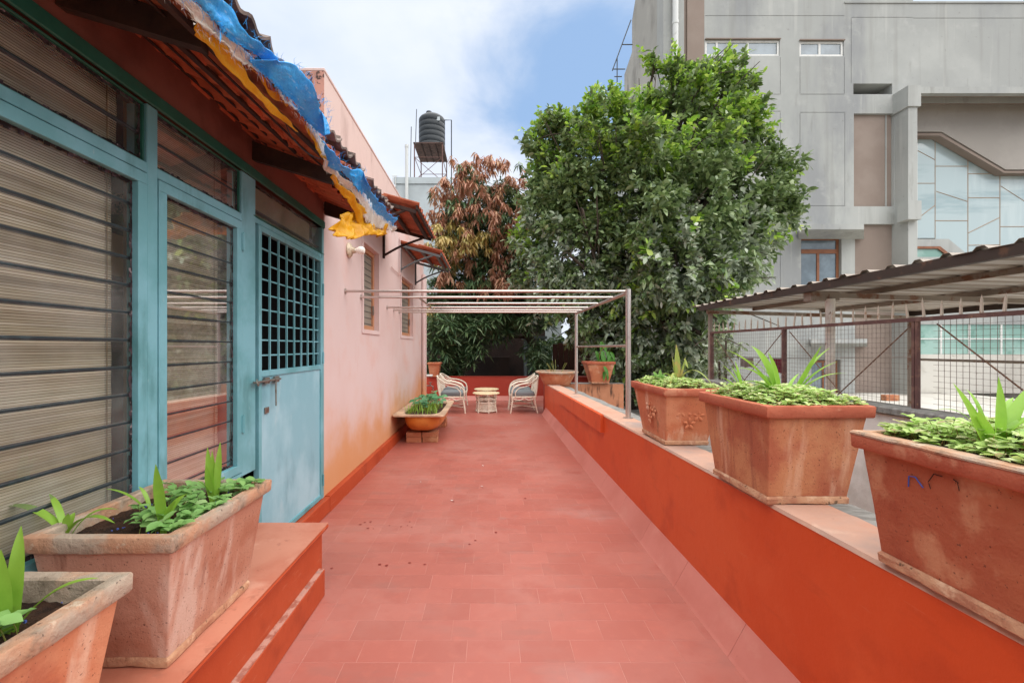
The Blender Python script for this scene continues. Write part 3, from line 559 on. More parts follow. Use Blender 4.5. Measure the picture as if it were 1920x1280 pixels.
# ------------------------------------------------------------ small tiled window awnings
tC = roof_tile_mesh('roof_tile', .40, .25, M['rtile_awning'])
for (a, b, mg) in ((4.70, 5.98, 'darkwood'), (7.02, 8.52, 'greysteel')):
    f = MB(); zo, zi, xo = 2.94, 3.12, -.80
    zl = lambda x: zi+(zo-zi)*(x-XW)/(xo-XW)
    for yy in (a+.03, b-.03):
        w = .018
        f.hexa([(XW+.02, yy-w, zl(XW)-.05), (xo, yy-w, zo-.045), (xo, yy+w, zo-.045), (XW+.02, yy+w, zl(XW)-.05), (XW+.02, yy-w, zl(XW)-.008), (xo, yy-w, zo-.008), (xo, yy+w, zo-.008), (XW+.02, yy+w, zl(XW)-.008)])
    for bx in (-1.38, -1.1, -.86): f.box(bx-.018, bx+.018, a+.05, b-.05, zl(bx)-.045, zl(bx)-.004)
    f = f.build('awning', M[mg], hs)
    for yy in (a+.03, b-.03):
        w = .02
        MB().box(XW+.001, XW+.028, yy-w, yy+w, 2.66, 3.09).tube(spl([(XW+.02, yy, 2.70), (-1.22, yy, 2.82), (-.92, yy, 2.93)], 4), .016, 6).build('bracket', M[mg], f)
    y = a+.10; an = math.atan((zi-zo)/(xo-XW))
    while y < b+.02:
        for x0, dz in ((-1.49, .014), (-1.15, .030)):
            inst(tC, 'roof_tile', f, (x0, y+random.uniform(-.004, .004), zi+(zo-zi)*(x0-XW)/(xo-XW)+dz), (random.uniform(-.02, .02), an+.0*ang, random.uniform(-.02, .02)))
        y += .238
    MB().box(-.80, -.775, a, b, zo-.01, zo+.045).build('eave_board', M[mg], f)

# ------------------------------------------------------------ tarpaulins draped on the eaves edge
def ribbon(ca, cb, nu=90, nv=10, amp=.02, fr=9, seed=0, ragA=0, ragB=0, fold=.5):
    """cloth between two image-traced curves, each point (px, py, X): returns MB"""
    def samp(c):
        P = [Vector((X*.965, yat(px, X*.965), zat(py, yat(px, X*.965)))) for px, py, X in c]
        P = spl(P, 12); L_ = [0]
        for i in range(1, len(P)): L_.append(L_[-1]+(P[i]-P[i-1]).length)
        out = []
        for i in range(nu+1):
            s = L_[-1]*i/nu; j = max(k for k in range(len(L_)) if L_[k] <= s+1e-9); j = min(j, len(P)-2)
            t = (s-L_[j])/max(L_[j+1]-L_[j], 1e-6); out.append(P[j].lerp(P[j+1], t))
        return out
    A, B = samp(ca), samp(cb); mb = MB(); vs = []
    for i in range(nu+1):
        ra = noise.noise(Vector((i*.9, seed, 3)))*ragA; rb = noise.noise(Vector((i*.9, seed, 9)))*ragB
        for j in range(nv+1):
            t = j/nv; tt = t*(1+rb)-ra*(1-t); p = A[i].lerp(B[i], tt)
            q = noise.noise(Vector((p.y*fr, seed*3.1+t*fold*4, p.z*fr*.6)))+.28*noise.noise(Vector((p.y*fr*2.6, seed*5+t*2, 1)))
            vs.append(p+Vector((q*amp, q*amp*.3, q*amp*.5)))
    fs = [(i*(nv+1)+j, i*(nv+1)+j+1, (i+1)*(nv+1)+j+1, (i+1)*(nv+1)+j) for i in range(nu) for j in range(nv)]
    return mb.add(vs, fs), A, B
def fringe(pts, n, ln, mb, seed=1, down=.6):
    r_ = random.Random(seed)
    for k in range(n):
        i = r_.randrange(len(pts)-1); p = pts[i].lerp(pts[i+1], r_.random())+Vector((r_.uniform(-.008, .008), 0, r_.uniform(-.012, .012)))
        d = Vector((r_.uniform(-.2, .8), r_.uniform(-.7, .7), -down+r_.uniform(-.5, .8))).normalized(); l_ = ln*r_.uniform(.3, 1.2); s = d.cross(Vector((0, 1, .3))).normalized()*.0006
        q = p+d*l_*.5+Vector((0, r_.uniform(-.01, .01), 0)); e = q+(d+Vector((r_.uniform(-.5, .5), r_.uniform(-.5, .5), -.4))).normalized()*l_*.5
        mb.add([p-s, p+s, q+s, e, q-s], [(0, 1, 2, 3, 4)])
def tarp(name, lab, m, sheets, fr_n, fr_l, fm=None):
    t = thing(name, lab, 'tarpaulin', (-.9, 2.5, 2.6)); fb = MB()
    for i, (nm, ca, cb, kw) in enumerate(sheets):
        mb, A, B = ribbon(ca, cb, seed=i+len(name), **kw); o = mb.build(nm, m, t, smooth=2, fix=False)
        s = o.modifiers.new('thick', 'SOLIDIFY'); s.thickness = .003
        fringe(B, fr_n, fr_l, fb, i); fringe(A, fr_n//3, fr_l, fb, i+9, -.2)
    if fr_n: tag(fb.build('frayed_threads', fm or m, t, fix=False), kind='stuff')
    return t
tarp('blue_tarpaulin', 'bright blue frayed tarpaulin draped along the edge of the tiled eaves', M['blue'], [
    ('sheet', [(300, -90, -.86), (392, -20, -.86), (436, 10, -.86), (455, 50, -.86), (500, 92, -.85), (545, 128, -.85)], [(250, -70, -.90), (362, -2, -.90), (392, 32, -.90), (432, 72, -.90), (478, 106, -.90), (525, 150, -.90)], dict(ragB=.25, amp=.025)),
    ('sheet', [(512, 116, -.84), (550, 122, -.82), (578, 152, -.81), (597, 188, -.80), (614, 205, -.80), (612, 252, -.81)], [(470, 112, -.90), (508, 148, -.89), (545, 186, -.89), (568, 212, -.89), (588, 240, -.89), (606, 256, -.88)], dict(nv=16, ragB=.15, amp=.03, fr=7)),
    ('sheet', [(604, 262, -.86), (630, 288, -.84), (655, 316, -.84), (682, 318, -.83), (690, 345, -.83), (722, 392, -.82), (744, 410, -.82)], [(606, 282, -.90), (622, 312, -.90), (650, 332, -.89), (668, 352, -.89), (682, 366, -.89), (705, 396, -.88), (738, 424, -.88)], dict(ragB=.3, amp=.025))], 170, .05)
tarp('white_felt_sheet', 'dirty white frayed felt strip under the blue tarpaulin on the eaves', M['white_felt'], [
    ('sheet', [(300, -60, -.91), (345, -10, -.91), (385, 30, -.91), (440, 82, -.91), (500, 128, -.905), (545, 172, -.90), (582, 222, -.90), (604, 262, -.90), (614, 290, -.90)], [(290, -40, -.93), (340, 8, -.93), (372, 50, -.93), (424, 92, -.93), (452, 118, -.93), (500, 146, -.92), (540, 196, -.92), (582, 244, -.92), (606, 292, -.92)], dict(nu=120, ragB=.3, amp=.018)),
    ('sheet', [(608, 296, -.90), (632, 318, -.90), (662, 345, -.89), (694, 364, -.89), (708, 388, -.885), (736, 420, -.88), (746, 428, -.88)], [(606, 312, -.94), (634, 340, -.93), (660, 362, -.93), (676, 384, -.93), (690, 420, -.93), (716, 430, -.92), (740, 434, -.91)], dict(ragB=.25, amp=.02))], 150, .035)
tarp('yellow_tarpaulin', 'glossy yellow tarpaulin hanging below the white felt on the eaves', M['yellow'], [
    ('sheet', [(368, 40, -.95), (405, 62, -.95), (445, 108, -.95), (482, 160, -.95), (520, 205, -.96), (558, 248, -.97)], [(362, 68, -.98), (400, 100, -.98), (435, 140, -.98), (478, 182, -.98), (512, 214, -.98), (553, 247, -.98)], dict(amp=.012)),
    ('sheet', [(476, 128, -.93), (500, 132, -.93), (540, 185, -.93), (578, 232, -.93), (604, 276, -.93), (613, 300, -.93)], [(478, 130, -.96), (505, 180, -.96), (534, 195, -.96), (562, 220, -.96), (584, 262, -.96), (608, 302, -.96)], dict(amp=.02)),
    ('sheet', [(620, 328, -.93), (648, 352, -.92), (672, 378, -.92), (690, 405, -.92), (700, 430, -.92)], [(622, 335, -.97), (640, 366, -.96), (664, 392, -.96), (674, 422, -.96), (692, 432, -.96)], dict(amp=.02)),
    ('bunched_end', [(634, 404, -1.02), (652, 398, -1.0), (672, 404, -.98), (690, 415, -.96), (714, 424, -.94), (722, 440, -.93)], [(628, 440, -.98), (650, 448, -.95), (668, 447, -.93), (688, 440, -.92), (704, 444, -.92), (716, 442, -.92)], dict(amp=.06, fr=14, nv=18))], 0, .03)
MB().tube(spl([(-.95, 2.35, 2.60), (-.93, 2.42, 2.50), (-.96, 2.30, 2.47), (-.99, 2.18, 2.50), (-1.0, 2.12, 2.56)], 6), .0025, 5).build('hanging_wire', M['iron'], hs)

# wall lamp
lp = thing('wall_lamp', 'round ceramic lamp holder with a white bulb on the pink wall', 'lamp', (XW, 4.5, 2.447))
MB().lathe([(0, 0), (.075, .0), (.078, .012), (.062, .03), (.035, .04), (.03, .07), (0, .07)], (XW+.002, 4.5, 2.447), 20, ax='x').build('lamp_base', M['ceramic'], lp, smooth=True)
MB().lathe([(0, .068), (.018, .07), (.022, .085), (.04, .115), (.042, .14), (.03, .165), (0, .175)], (XW, 4.5, 2.447), 16, ax='x').build('bulb', M['bulb'], lp, smooth=True)
# tap and little basin on the end of the house
tp = thing('tap', 'small metal garden tap beside a wall basin at the house corner', 'tap', (-1.40, 9.75, .75))
MB().tube([(-1.46, 9.72, .60), (-1.30, 9.72, .60), (-1.27, 9.72, .58), (-1.27, 9.72, .50)], .013, 8).tube([(-1.33, 9.72, .60), (-1.33, 9.72, .67)], .01).tube([(-1.37, 9.72, .67), (-1.29, 9.72, .67)], .008).build('spout', M['brass'], tp, smooth=True)
tag(MB().box(-1.46, -1.29, 9.66, 9.86, .80, .84, bev=.01).build('wall_shelf', M['whitepaint'], org=(-1.4, 9.7, .8)), 'tiny white shelf on the end of the pink wall above the tap', 'shelf')
# ------------------------------------------------------------ steel clothes-drying frame
cf = thing('drying_frame', 'polished steel clothes-drying frame from the pink wall to two posts on the parapet', 'drying rack', (1.38, 5.7, PT(5.7)))
YA, YB, ZP_, XPO = 4.38, 7.02, 2.0, 1.383
for y, r in ((YA, .026), (YB, .024)):
    MB().tube([(XPO, y, PT(y)), (XPO, y, ZP_+.032)], r, 14).build('post', M['steel'], cf, smooth=True)
    MB().lathe([(0, .004), (.05, .004), (.05, 0), (0, 0)], (XPO, y, PT(y)), 16).build('foot_plate', M['steel'], cf)
MB().tube([(XPO, YA, ZP_), (XPO, YB, ZP_-.004)], .02, 12).build('top_beam', M['steel'], cf, smooth=True)
MB().tube([(XPO, YA, 1.468), (XPO, YB, 1.462)], .013, 10).build('mid_rail', M['steel'], cf, smooth=True)
ys_ = [4.40, 4.93, 5.62, 6.18, 6.62, 7.0]
for i, y in enumerate(ys_):
    x0 = XW+.002 if i != 2 else -.80
    MB().tube([(x0, y, ZP_+.014), (XPO, y, ZP_+.012)], .0135, 10).build('pipe', M['steel'], cf, smooth=True)
    if i != 2: MB().lathe([(0, 0), (.03, 0), (.03, .006), (0, .006)], (XW+.001, y, ZP_+.014), 14, ax='x').build('wall_flange', M['steel'], cf)
MB().tube([(-.79, 4.93, ZP_), (-.82, 6.18, ZP_)], .012, 8).build('cross_piece', M['steel'], cf, smooth=True)

# ------------------------------------------------------------ planters
def rring(x0, x1, y0, y1, z, jit=0, cr=.006, n=9, seed=0):
    pts = []; cs = [(x1-cr, y0+cr, -90), (x1-cr, y1-cr, 0), (x0+cr, y1-cr, 90), (x0+cr, y0+cr, 180)]
    cor = [[(cx+cr*math.cos(R(a+t)), cy+cr*math.sin(R(a+t))) for t in (0, 30, 60, 90)] for cx, cy, a in cs]
    for i in range(4):
        pts += cor[i]; a = cor[i][-1]; b = cor[(i+1) % 4][0]
        pts += [(a[0]+(b[0]-a[0])*k/n, a[1]+(b[1]-a[1])*k/n) for k in range(1, n)]
    o = []
    for (x, y) in pts:
        q = noise.noise_vector(Vector((x*31+seed, y*31, z*31)))*jit+noise.noise_vector(Vector((x*9+seed, y*9, z*9)))*jit
        o.append((x+q.x, y+q.y, z+q.z))
    return o
def rings(mb, rs, mi=0):
    n = len(rs[0]); vs = [p for r in rs for p in r]
    return mb.add(vs, [(i*n+k, i*n+(k+1) % n, (i+1)*n+(k+1) % n, (i+1)*n+k) for i in range(len(rs)-1) for k in range(n)], mi)
def planter(label, rx, ry, bx, by, z0, z1, mb_, mr_, ml_=None, group=None, seed=0, lip=.006, rimh=.05, soil=.035, n=12):
    t = thing('planter', label, 'planter', ((bx[0]+bx[1])/2, (by[0]+by[1])/2, z0), group)
    b = MB(); lp_ = M['baselip'] if ml_ is None else ml_
    o = .022     # rim overhang
    def at(k, z, off=0, jit=.0012):
        return rring(bx[0]+(rx[0]+o-bx[0])*k-off, bx[1]+(rx[1]-o-bx[1])*k+off, by[0]+(ry[0]+o-by[0])*k-off, by[1]+(ry[1]-o-by[1])*k+off, z, jit, seed=seed, n=n)
    H_ = z1-rimh-z0; rs = [at(.06, z0+.036, 0)]
    for k in range(1, 8): rs.append(at(.06+.94*k/7, z0+.036+(H_-.036)*k/7))
    rings(b, rs); b.build('body', mb_, t, smooth=True)
    b = MB(); rings(b, [at(-.02, z0, -.05, 0), at(0, z0+.001, lip-.006, .0045), at(.01, z0+.005, lip, .003), at(.03, z0+.026, lip+.001, .002), at(.06, z0+.037, -.002, .001)]); b.build('base_lip', lp_, t, smooth=True)
    b = MB(); j = .0018; R4 = lambda off, z, jj=j: rring(rx[0]+off, rx[1]-off, ry[0]+off, ry[1]-off, z, jj, seed=seed+5, n=n)
    rings(b, [R4(.024, z1-rimh), R4(.006, z1-rimh+.001), R4(.002, z1-rimh+.006), R4(0, z1-.005), R4(.003, z1), R4(.034, z1+.001), R4(.040, z1-.004), R4(.046, z1-.12, 0)])
    b.build('rim', mr_, t, smooth=True)
    b = MB(); N = 22; sx0, sx1, sy0, sy1 = rx[0]+.04, rx[1]-.04, ry[0]+.04, ry[1]-.04; vs = []
    for i in range(N+1):
        for k in range(N+1):
            x = sx0+(sx1-sx0)*i/N; y = sy0+(sy1-sy0)*k/N
            vs.append((x, y, z1-soil+.012*noise.noise(Vector((x*14, y*14, seed)))+.007*noise.noise(Vector((x*60, y*60, 1)))))
    b.add(vs, [(i*(N+1)+k, (i+1)*(N+1)+k, (i+1)*(N+1)+k+1, i*(N+1)+k+1) for i in range(N) for k in range(N)]); b.build('soil', M['soil'], t, smooth=2, fix=False)
    return t
G1 = 'long terracotta planters on the plinth ledge'; G2 = 'terracotta planters along the parapet top'
pA = planter('nearest long terracotta planter at the lower left corner, grey weathered rim', (-1.395, -.93), (.50, 1.146), (-1.35, -1.01), (.57, 1.085), .409, .865, M['terra_pale'], M['rimgrey'], M['terra_pale'], G1, 1, soil=.055)
pB = planter('long terracotta planter on the plinth ledge next to the blue-green door', (-1.435, -.962), (1.325, 1.93), (-1.40, -1.052), (1.425, 1.895), .409, .87, M['terra_dusty'], M['rimgrey'], None, G1, 2, soil=.045)
p3_ = planter('nearest big red-brown planter on the parapet with rough face and blue mark', (1.15, 1.64), (.60, 1.40), (1.195, 1.58), (.66, 1.335), PT(1.0)+.002, 1.185, M['terra_red'], M['rimred'], None, G2, 3, rimh=.052, soil=.012)
p2_ = planter('middle rust-red planter on the parapet with the tall strap-leaved lily', (1.140, 1.592), (1.80, 2.40), (1.182, 1.520), (1.865, 2.30), PT(2.0)+.002, 1.207, M['terra'], M['rimred'], None, G2, 4, soil=.02)
p1_ = planter('farthest of the three parapet planters, embossed with flowers, beside the steel post', (1.178, 1.60), (2.96, 3.67), (1.228, 1.519), (3.06, 3.51), PT(3.2)+.004, 1.168, M['terra_pale'], M['rimred'], None, G2, 5, soil=.015)
b = MB(); R5 = lambda off, z: rring(1.15+off, 1.64-off, .60+off, 1.40-off, z, .003, seed=8, n=12)
rings(b, [R5(-.001, 1.176), R5(-.002, 1.181), R5(.003, 1.187), R5(.036, 1.188), R5(.041, 1.182)]); b.build('rim_cap', M['rimgrey'], p3_, smooth=True)
# embossed flowers on the far planter, one on each visible face
def flower(c, u, v, nrm, s):
    mb = MB()
    def blob(x, y, rx_, ry_, a):
        vs = []; fs = []; n = 10
        for r_, h in ((1, 0), (.75, .003), (.35, .0055)):
            for k in range(n):
                t = 2*math.pi*k/n; px, py = rx_*r_*math.cos(t), ry_*r_*math.sin(t)
                q = (x+px*math.cos(a)-py*math.sin(a), y+px*math.sin(a)+py*math.cos(a)); vs.append(c+u*q[0]*s+v*q[1]*s+nrm*(h-.001))
        vs.append(c+u*x*s+v*y*s+nrm*.006)
        fs = [(i*n+k, i*n+(k+1) % n, (i+1)*n+(k+1) % n, (i+1)*n+k) for i in range(2) for k in range(n)]+[(2*n+k, 2*n+(k+1) % n, 3*n) for k in range(n)]
        mb.add(vs, fs)
    for cx, cy in ((-.38, .12), (.38, -.08), (0, .42), (0, -.42)):
        for k in range(5):
            a = 2*math.pi*k/5+.3; blob(cx+.16*math.cos(a), cy+.16*math.sin(a), .12, .07, a)
    blob(0, 0, .10, .10, 0); return mb
flower(Vector((1.204, 3.28, .99)), Vector((0, -1, 0)), Vector((.1, 0, 1)).normalized(), Vector((-1, 0, .1)).normalized(), .165).build('flower_relief', M['terra_pale'], p1_, smooth=True)
flower(Vector((1.375, 3.012, .99)), Vector((1, 0, 0)), Vector((0, -.12, 1)).normalized(), Vector((0, -1, -.12)).normalized(), .165).build('flower_relief', M['terra_pale'], p1_, smooth=True)
# handwritten marks on the nearest parapet planter
def mark(pts, m, w=.0022):
    mb = MB(); P = [Vector(p) for p in pts]
    mb.tube(P, w, 5); return mb
def on3(px, py):      # point on the sloping inner face of planter 3
    k = .5
    for _ in range(6):
        X = 1.197-.035*(k)-.001-.024*0; Y = yat(px, X); z = zat(py, Y); k = (z-.80)/(1.13-.80); X = 1.195-.023*k-.0015
    return (X-.002, Y, z)
MB().tube([on3(1700, 912), on3(1700, 892), on3(1712, 894)], .0016, 5).build('blue_mark', M['ink'], p3_)
MB().tube([on3(1712, 894), on3(1727, 914)], .0018, 5).build('blue_mark', M['ink'], p3_)
for pts in (((1746, 888), (1736, 903)), ((1745, 888), (1762, 893)), ((1782, 898), (1792, 905)), ((1790, 904), (1794, 920)), ((1737, 905), (1741, 916))):
    MB().tube([on3(*q) for q in pts], .0012, 4).build('dark_mark', M['blackmark'], p3_)

# bowl planter, corner pot, far left pot
bwz = PT(9.45)
bw = thing('bowl_planter', 'wide shallow terracotta bowl on the far end of the parapet', 'planter', (1.40, 9.3, bwz))
zz0 = bwz+.002
MB().lathe([(0, zz0), (.27, zz0), (.285, zz0+.02), (.40, zz0+.24), (.40, zz0+.25)], (1.42, 9.32, 0), 36).build('body', M['terra_pale'], bw, smooth=True)
MB().lathe([(.395, zz0+.235), (.45, zz0+.245), (.455, zz0+.27), (.43, zz0+.285), (.38, zz0+.28), (.37, zz0+.20)], (1.42, 9.32, 0), 36).build('rim', M['rimgrey'], bw, smooth=True)
MB().lathe([(0, zz0+.245), (.38, zz0+.235)], (1.42, 9.32, 0), 30).build('soil', M['soil'], bw)
cpot = planter('square terracotta pot with drooping leafy plant on the streaked cross wall', (2.08, 2.70), (9.40, 9.96), (2.22, 2.58), (9.50, 9.86), .661, 1.14, M['terra_pale'], M['rimred'], None, None, 8, rimh=.06, n=4)
lpot = planter('tall terracotta pot half hidden behind the house corner', (-1.72, -1.36), (11.95, 12.4), (-1.66, -1.43), (12.02, 12.3), .641, 1.03, M['terra_pale'], M['terra_pale'], M['terra_pale'], None, 9, rimh=.05, n=3)

# ------------------------------------------------------------ bathtub planter on bricks
tb = thing('bathtub_planter', 'old orange bathtub used as a planter on brick supports beside the pink wall', 'bathtub', (-1.05, 7.3, .16))
TX0, TX1, TY0, TY1 = -1.45, -.675, 6.42, 8.25
def oval(x0, x1, y0, y1, z, e, n=44):
    cx, cy, rx_, ry_ = (x0+x1)/2, (y0+y1)/2, (x1-x0)/2, (y1-y0)/2; o = []
    for k in range(n):
        t = 2*math.pi*(k+.5)/n; c, s_ = math.cos(t), math.sin(t)
        o.append((cx+rx_*math.copysign(abs(c)**(2/e), c), cy+ry_*math.copysign(abs(s_)**(2/e), s_), z))
    return o
b = MB(); rs = []
for k in range(9):
    t = k/8; q = (1-(1-t)**2.4)**(1/2.4); z = .165+.265*t; w = .30*(1-q)
    rs.append(oval(TX0+.10+w*.62, TX1-.05-w*.62, TY0+.03+w*1.2, TY1-.08-w, z, 3.2))
b.add([((TX0+TX1)/2, 7.3, .163)]+rs[0], [(0, 1+k, 1+(k+1) % 44) for k in range(44)]); rings(b, rs); b.build('tub_body', M['tub'], tb, smooth=True)
b = MB(); rings(b, [oval(TX0+.09, TX1-.04, TY0+.02, TY1-.07, .428, 3.2), oval(TX0+.004, TX1, TY0, TY1, .428, 22), oval(TX0, TX1+.004, TY0-.004, TY1, .440, 22), oval(TX0+.004, TX1, TY0, TY1, .452, 22), oval(TX0+.10, TX1-.09, TY0+.12, TY1-.12, .449, 5), oval(TX0+.125, TX1-.11, TY0+.15, TY1-.16, .38, 4)])
b.build('tub_rim', M['tubrim'], tb, smooth=True)
b = MB(); o_ = oval(TX0+.11, TX1-.10, TY0+.14, TY1-.14, .425, 4); b.add([((TX0+TX1)/2, 7.3, .43)]+o_, [(0, 1+k, 1+(k+1) % 44) for k in range(44)]).build('soil', M['soil'], tb)
bs = thing('brick_support', 'pale bricks stacked on the floor under the near end of the bathtub', 'bricks', (-1.05, 6.75, 0))
bs2 = thing('brick_support', 'bricks stacked under the far end of the bathtub by the house corner', 'bricks', (-1.05, 7.95, 0))
br = MB().box(-.115, .115, -.055, .055, 0, .075, bev=.004); o = br.build('brick', M['brick']); bme = o.data; bpy.data.objects.remove(o)
for (sp, y0) in ((bs, 6.66), (bs2, 7.92)):
    for row in range(2):
        for k in range(2):
            for j in range(2):
                inst(bme, 'brick', sp, (-1.165+k*.245+random.uniform(-.006, .006), y0+.055+j*.12, .0015+row*.078), (0, 0, random.uniform(-.03, .03)))

# ------------------------------------------------------------ rattan chairs and tables
def make_chair(loc, label):
    """faces +X; origin between the feet"""
    t = thing('rattan_chair', label, 'chair', (0, 0, 0), 'white rattan armchairs'); m = M['rattan']; TB = lambda p, r=.016, nm='leg': MB().tube(spl(p, 5), r, 8).build(nm, m, t, smooth=True)
    for s in (-1, 1):
        TB([(.30, s*.27, 0), (.27, s*.265, .2), (.25, s*.262, .36)], .015)
        TB([(-.30, s*.25, 0), (-.24, s*.25, .25), (-.25, s*.25, .38)], .017)
        TB([(.27, s*.265, .30), (.28, s*.30, .42), (.24, s*.315, .55), (.08, s*.315, .635), (-.12, s*.30, .665), (-.24, s*.27, .735), (-.30, s*.20, .78)], .0145, 'armrest')
        TB([(.18, s*.275, .35), (.20, s*.30, .45), (.12, s*.30, .55), (-.06, s*.29, .60), (-.20, s*.27, .665), (-.28, s*.20, .73)], .0105, 'arm_hoop')
        TB([(.26, s*.26, .33), (.10, s*.262, .285), (.0, s*.262, .335), (-.10, s*.262, .285), (-.24, s*.25, .33)], .011, 'apron_hoop')
        TB([(-.25, s*.25, .36), (-.29, s*.235, .55), (-.315, s*.205, .78)], .016, 'back_post')
    TB([(-.30, -.20, .78), (-.325, -.10, .80), (-.33, 0, .806), (-.325, .10, .80), (-.30, .20, .78)], .018, 'top_rail')
    for k in range(-3, 4): TB([(-.25, k*.058, .40), (-.30, k*.058, .6), (-.325, k*.055, .797)], .010, 'back_spindle')
    TB([(-.28, -.225, .54), (-.305, 0, .545), (-.28, .225, .54)], .011, 'back_rail')
    b = MB().tube([(.26, -.262, .355), (.26, .262, .355)], .017).tube([(-.25, -.25, .355), (-.25, .25, .355)], .017)
    for s in (-1, 1): b.tube([(.26, s*.262, .355), (-.25, s*.25, .355)], .017)
    b.build('seat_frame', m, t, smooth=True)
    MB().tube([(.285, -.27, .13), (-.27, .25, .13)], .012).tube([(.285, .27, .14), (-.27, -.25, .14)], .012).build('cross_stretcher', m, t, smooth=True)
    c = MB(); n = 14; rs = []
    for (off, z) in ((.03, .372), (.005, .385), (0, .41), (0, .44), (.008, .46), (.04, .478), (.12, .484)):
        rs.append(rring(-.235+off, .275-off, -.245+off, .245-off, z, 0, cr=.05, n=6))
    rings(c, rs); c.add([rs[-1][k] for k in range(len(rs[-1]))], [tuple(range(len(rs[-1])))]); c.build('cushion', M['cushion'], t, smooth=True)
    t.location = loc; return t
def make_table(loc, label):
    t = thing('rattan_table', label, 'table', (0, 0, 0), 'small round rattan tables'); m = M['rattan']
    MB().lathe([(0, .405), (.28, .405), (.30, .41), (.305, .42), (.298, .432), (.28, .436), (0, .436)], n=36).build('tabletop', M['tabletop'], t, smooth=True)
    for k in range(6):
        a = math.pi/6+k*math.pi/3; P = lambda r, z: (r*math.cos(a), r*math.sin(a), z)
        MB().tube(spl([P(.255, .41), P(.24, .36), P(.222, .25), P(.225, .10), P(.245, 0)], 5), .014, 8).build('leg', m, t, smooth=True)
    for z, r, w in ((.035, .222, .014), (.215, .215, .012), (.30, .217, .010)):
        MB().lathe([(r+w*math.cos(q), z+w*math.sin(q)) for q in [2*math.pi*i/8 for i in range(9)]], n=32).build('ring', m, t, smooth=True)
    for i in range(7):
        z = .060+i*.021; r, w = .208, .0075
        MB().lathe([(r+w*math.cos(q), z+w*math.sin(q)) for q in [2*math.pi*i_/6 for i_ in range(7)]], n=28).build('cane_hoop', m, t, smooth=True)
    t.location = loc; return t
ch = make_chair((0, 0, 0), 'left near white rattan armchair with grey cushion, partly behind the bathtub')
tbl = make_table((-.09, 9.86, 0), 'nearer of the two round rattan tables between the armchairs')
tbl.rotation_euler.z = .25
km = make_kidmap()
cs = [ch]+[copy_tree(ch, None, True, km) for _ in range(3)]
for o, (x, y, rz, lab) in zip(cs, ((-.86, 9.86, .05, ch['label']), (-.88, 10.72, -.06, 'left far white rattan armchair, behind the one near the bathtub'),
        (.74, 9.88, math.pi+.04, 'right near white rattan armchair with grey cushion beside the parapet'), (.75, 10.66, math.pi-.07, 'right far white rattan armchair close to the end parapet'))):
    o.location = (x, y, 0.001); o.rotation_euler.z = rz; o['label'] = lab
t2 = copy_tree(tbl, None, True, km); t2.location = (-.09, 10.78, 0.001); t2.rotation_euler.z = .1; t2['label'] = 'farther of the two round rattan tables, nearest the end parapet'
# ------------------------------------------------------------ neighbour: boundary wall, mesh fence, corrugated shelter
FXX = 2.85
nw = tag(MB().box(FXX-.09, FXX+.05, -1.5, 5.75, -3.2, .985).build('boundary_wall', M['whitewall'], org=(FXX, 2, 0)), 'whitewashed boundary wall under the wire mesh fence, beyond the parapet', 'wall')
MB().box(FXX-.12, FXX+.09, -1.5, 5.78, .986, 1.04, bev=.01).build('coping', M['greyledge'], nw)
struct('neighbour_roof_floor', MB().box(FXX+.06, 16, -2, 14.95, -.35, -.12), M['whiteroof'])
tag(MB().box(-.2, .2, -.1, .1, 0, .17, bev=.012).build('concrete_block', M['brick'], org=(0, 0, 0)), 'brown block lying alone on the white neighbouring floor behind the mesh', 'block')
bpy.data.objects['concrete_block'].location = (11.8, 12.9, -.119)
fz = thing('mesh_fence', 'rusty wire mesh fence topped with pale spikes above the planters', 'fence', (FXX, 3.5, 1.04))
ZR = 1.635; posts_y = [5.62, 4.24, 2.915, 1.50]
for y in posts_y:
    w = .018 if y != 2.915 else .011; hy = .009 if y == 2.915 else .014
    MB().box(FXX-w, FXX+w, y-hy, y+hy, 1.04, ZR-.012).build('post', M['rust'], fz)
MB().box(FXX-.011, FXX+.011, 2.930, 2.948, 1.04, ZR-.012).build('post', M['rust'], fz)
MB().box(FXX-.014, FXX+.014, .6, 5.64, ZR-.012, ZR+.014).build('top_rail', M['rust'], fz)
def bay(a, b):
    w = MB(); y = a; x = FXX
    while y < b:
        w.box(x-.0009, x+.0009, y-.0009, y+.0009, 1.05, ZR-.012); y += .036
    z = 1.05
    while z < ZR-.02:
        w.box(x-.0028, x-.0010, a, b, z-.0009, z+.0009); z += .036
    tag(w.build('wire_mesh', M['wire'], fz, fix=False), kind='stuff')
for a, b in ((4.26, 5.60), (2.94, 4.22), (1.52, 2.81), (.6, 1.48)): bay(a, b)
for p, q in (((5.58, 1.60), (4.9, 1.06)), ((4.28, 1.60), (4.95, 1.06)), ((4.18, 1.60), (3.55, 1.06)), ((2.97, 1.60), (3.6, 1.06)), ((2.80, 1.60), (2.16, 1.06)), ((1.54, 1.60), (2.14, 1.06))):
    MB().tube([(FXX+.012, p[0], p[1]), (FXX+.012, q[0], q[1])], .0045, 6).build('diagonal_rod', M['rustbar'], fz)
sp = MB(); sp.add([(-.005, -.007, 0), (.005, -.007, 0), (.005, .007, 0), (-.005, .007, 0), (-.004, -.0055, .085), (.004, -.0055, .085), (.004, .0055, .085), (-.004, .0055, .085), (0, 0, .125)],
   [(0, 1, 5, 4), (1, 2, 6, 5), (2, 3, 7, 6), (3, 0, 4, 7), (4, 5, 8), (5, 6, 8), (6, 7, 8), (7, 4, 8)])
o = sp.build('spike', M['spike']); sme = o.data; bpy.data.objects.remove(o)
y = 5.56
while y > .8: inst(sme, 'spike', fz, (FXX, y, ZR+.01), (random.uniform(-.09, .09), random.uniform(-.09, .09), 0), (1, 1, random.uniform(.85, 1.1))); y -= .112
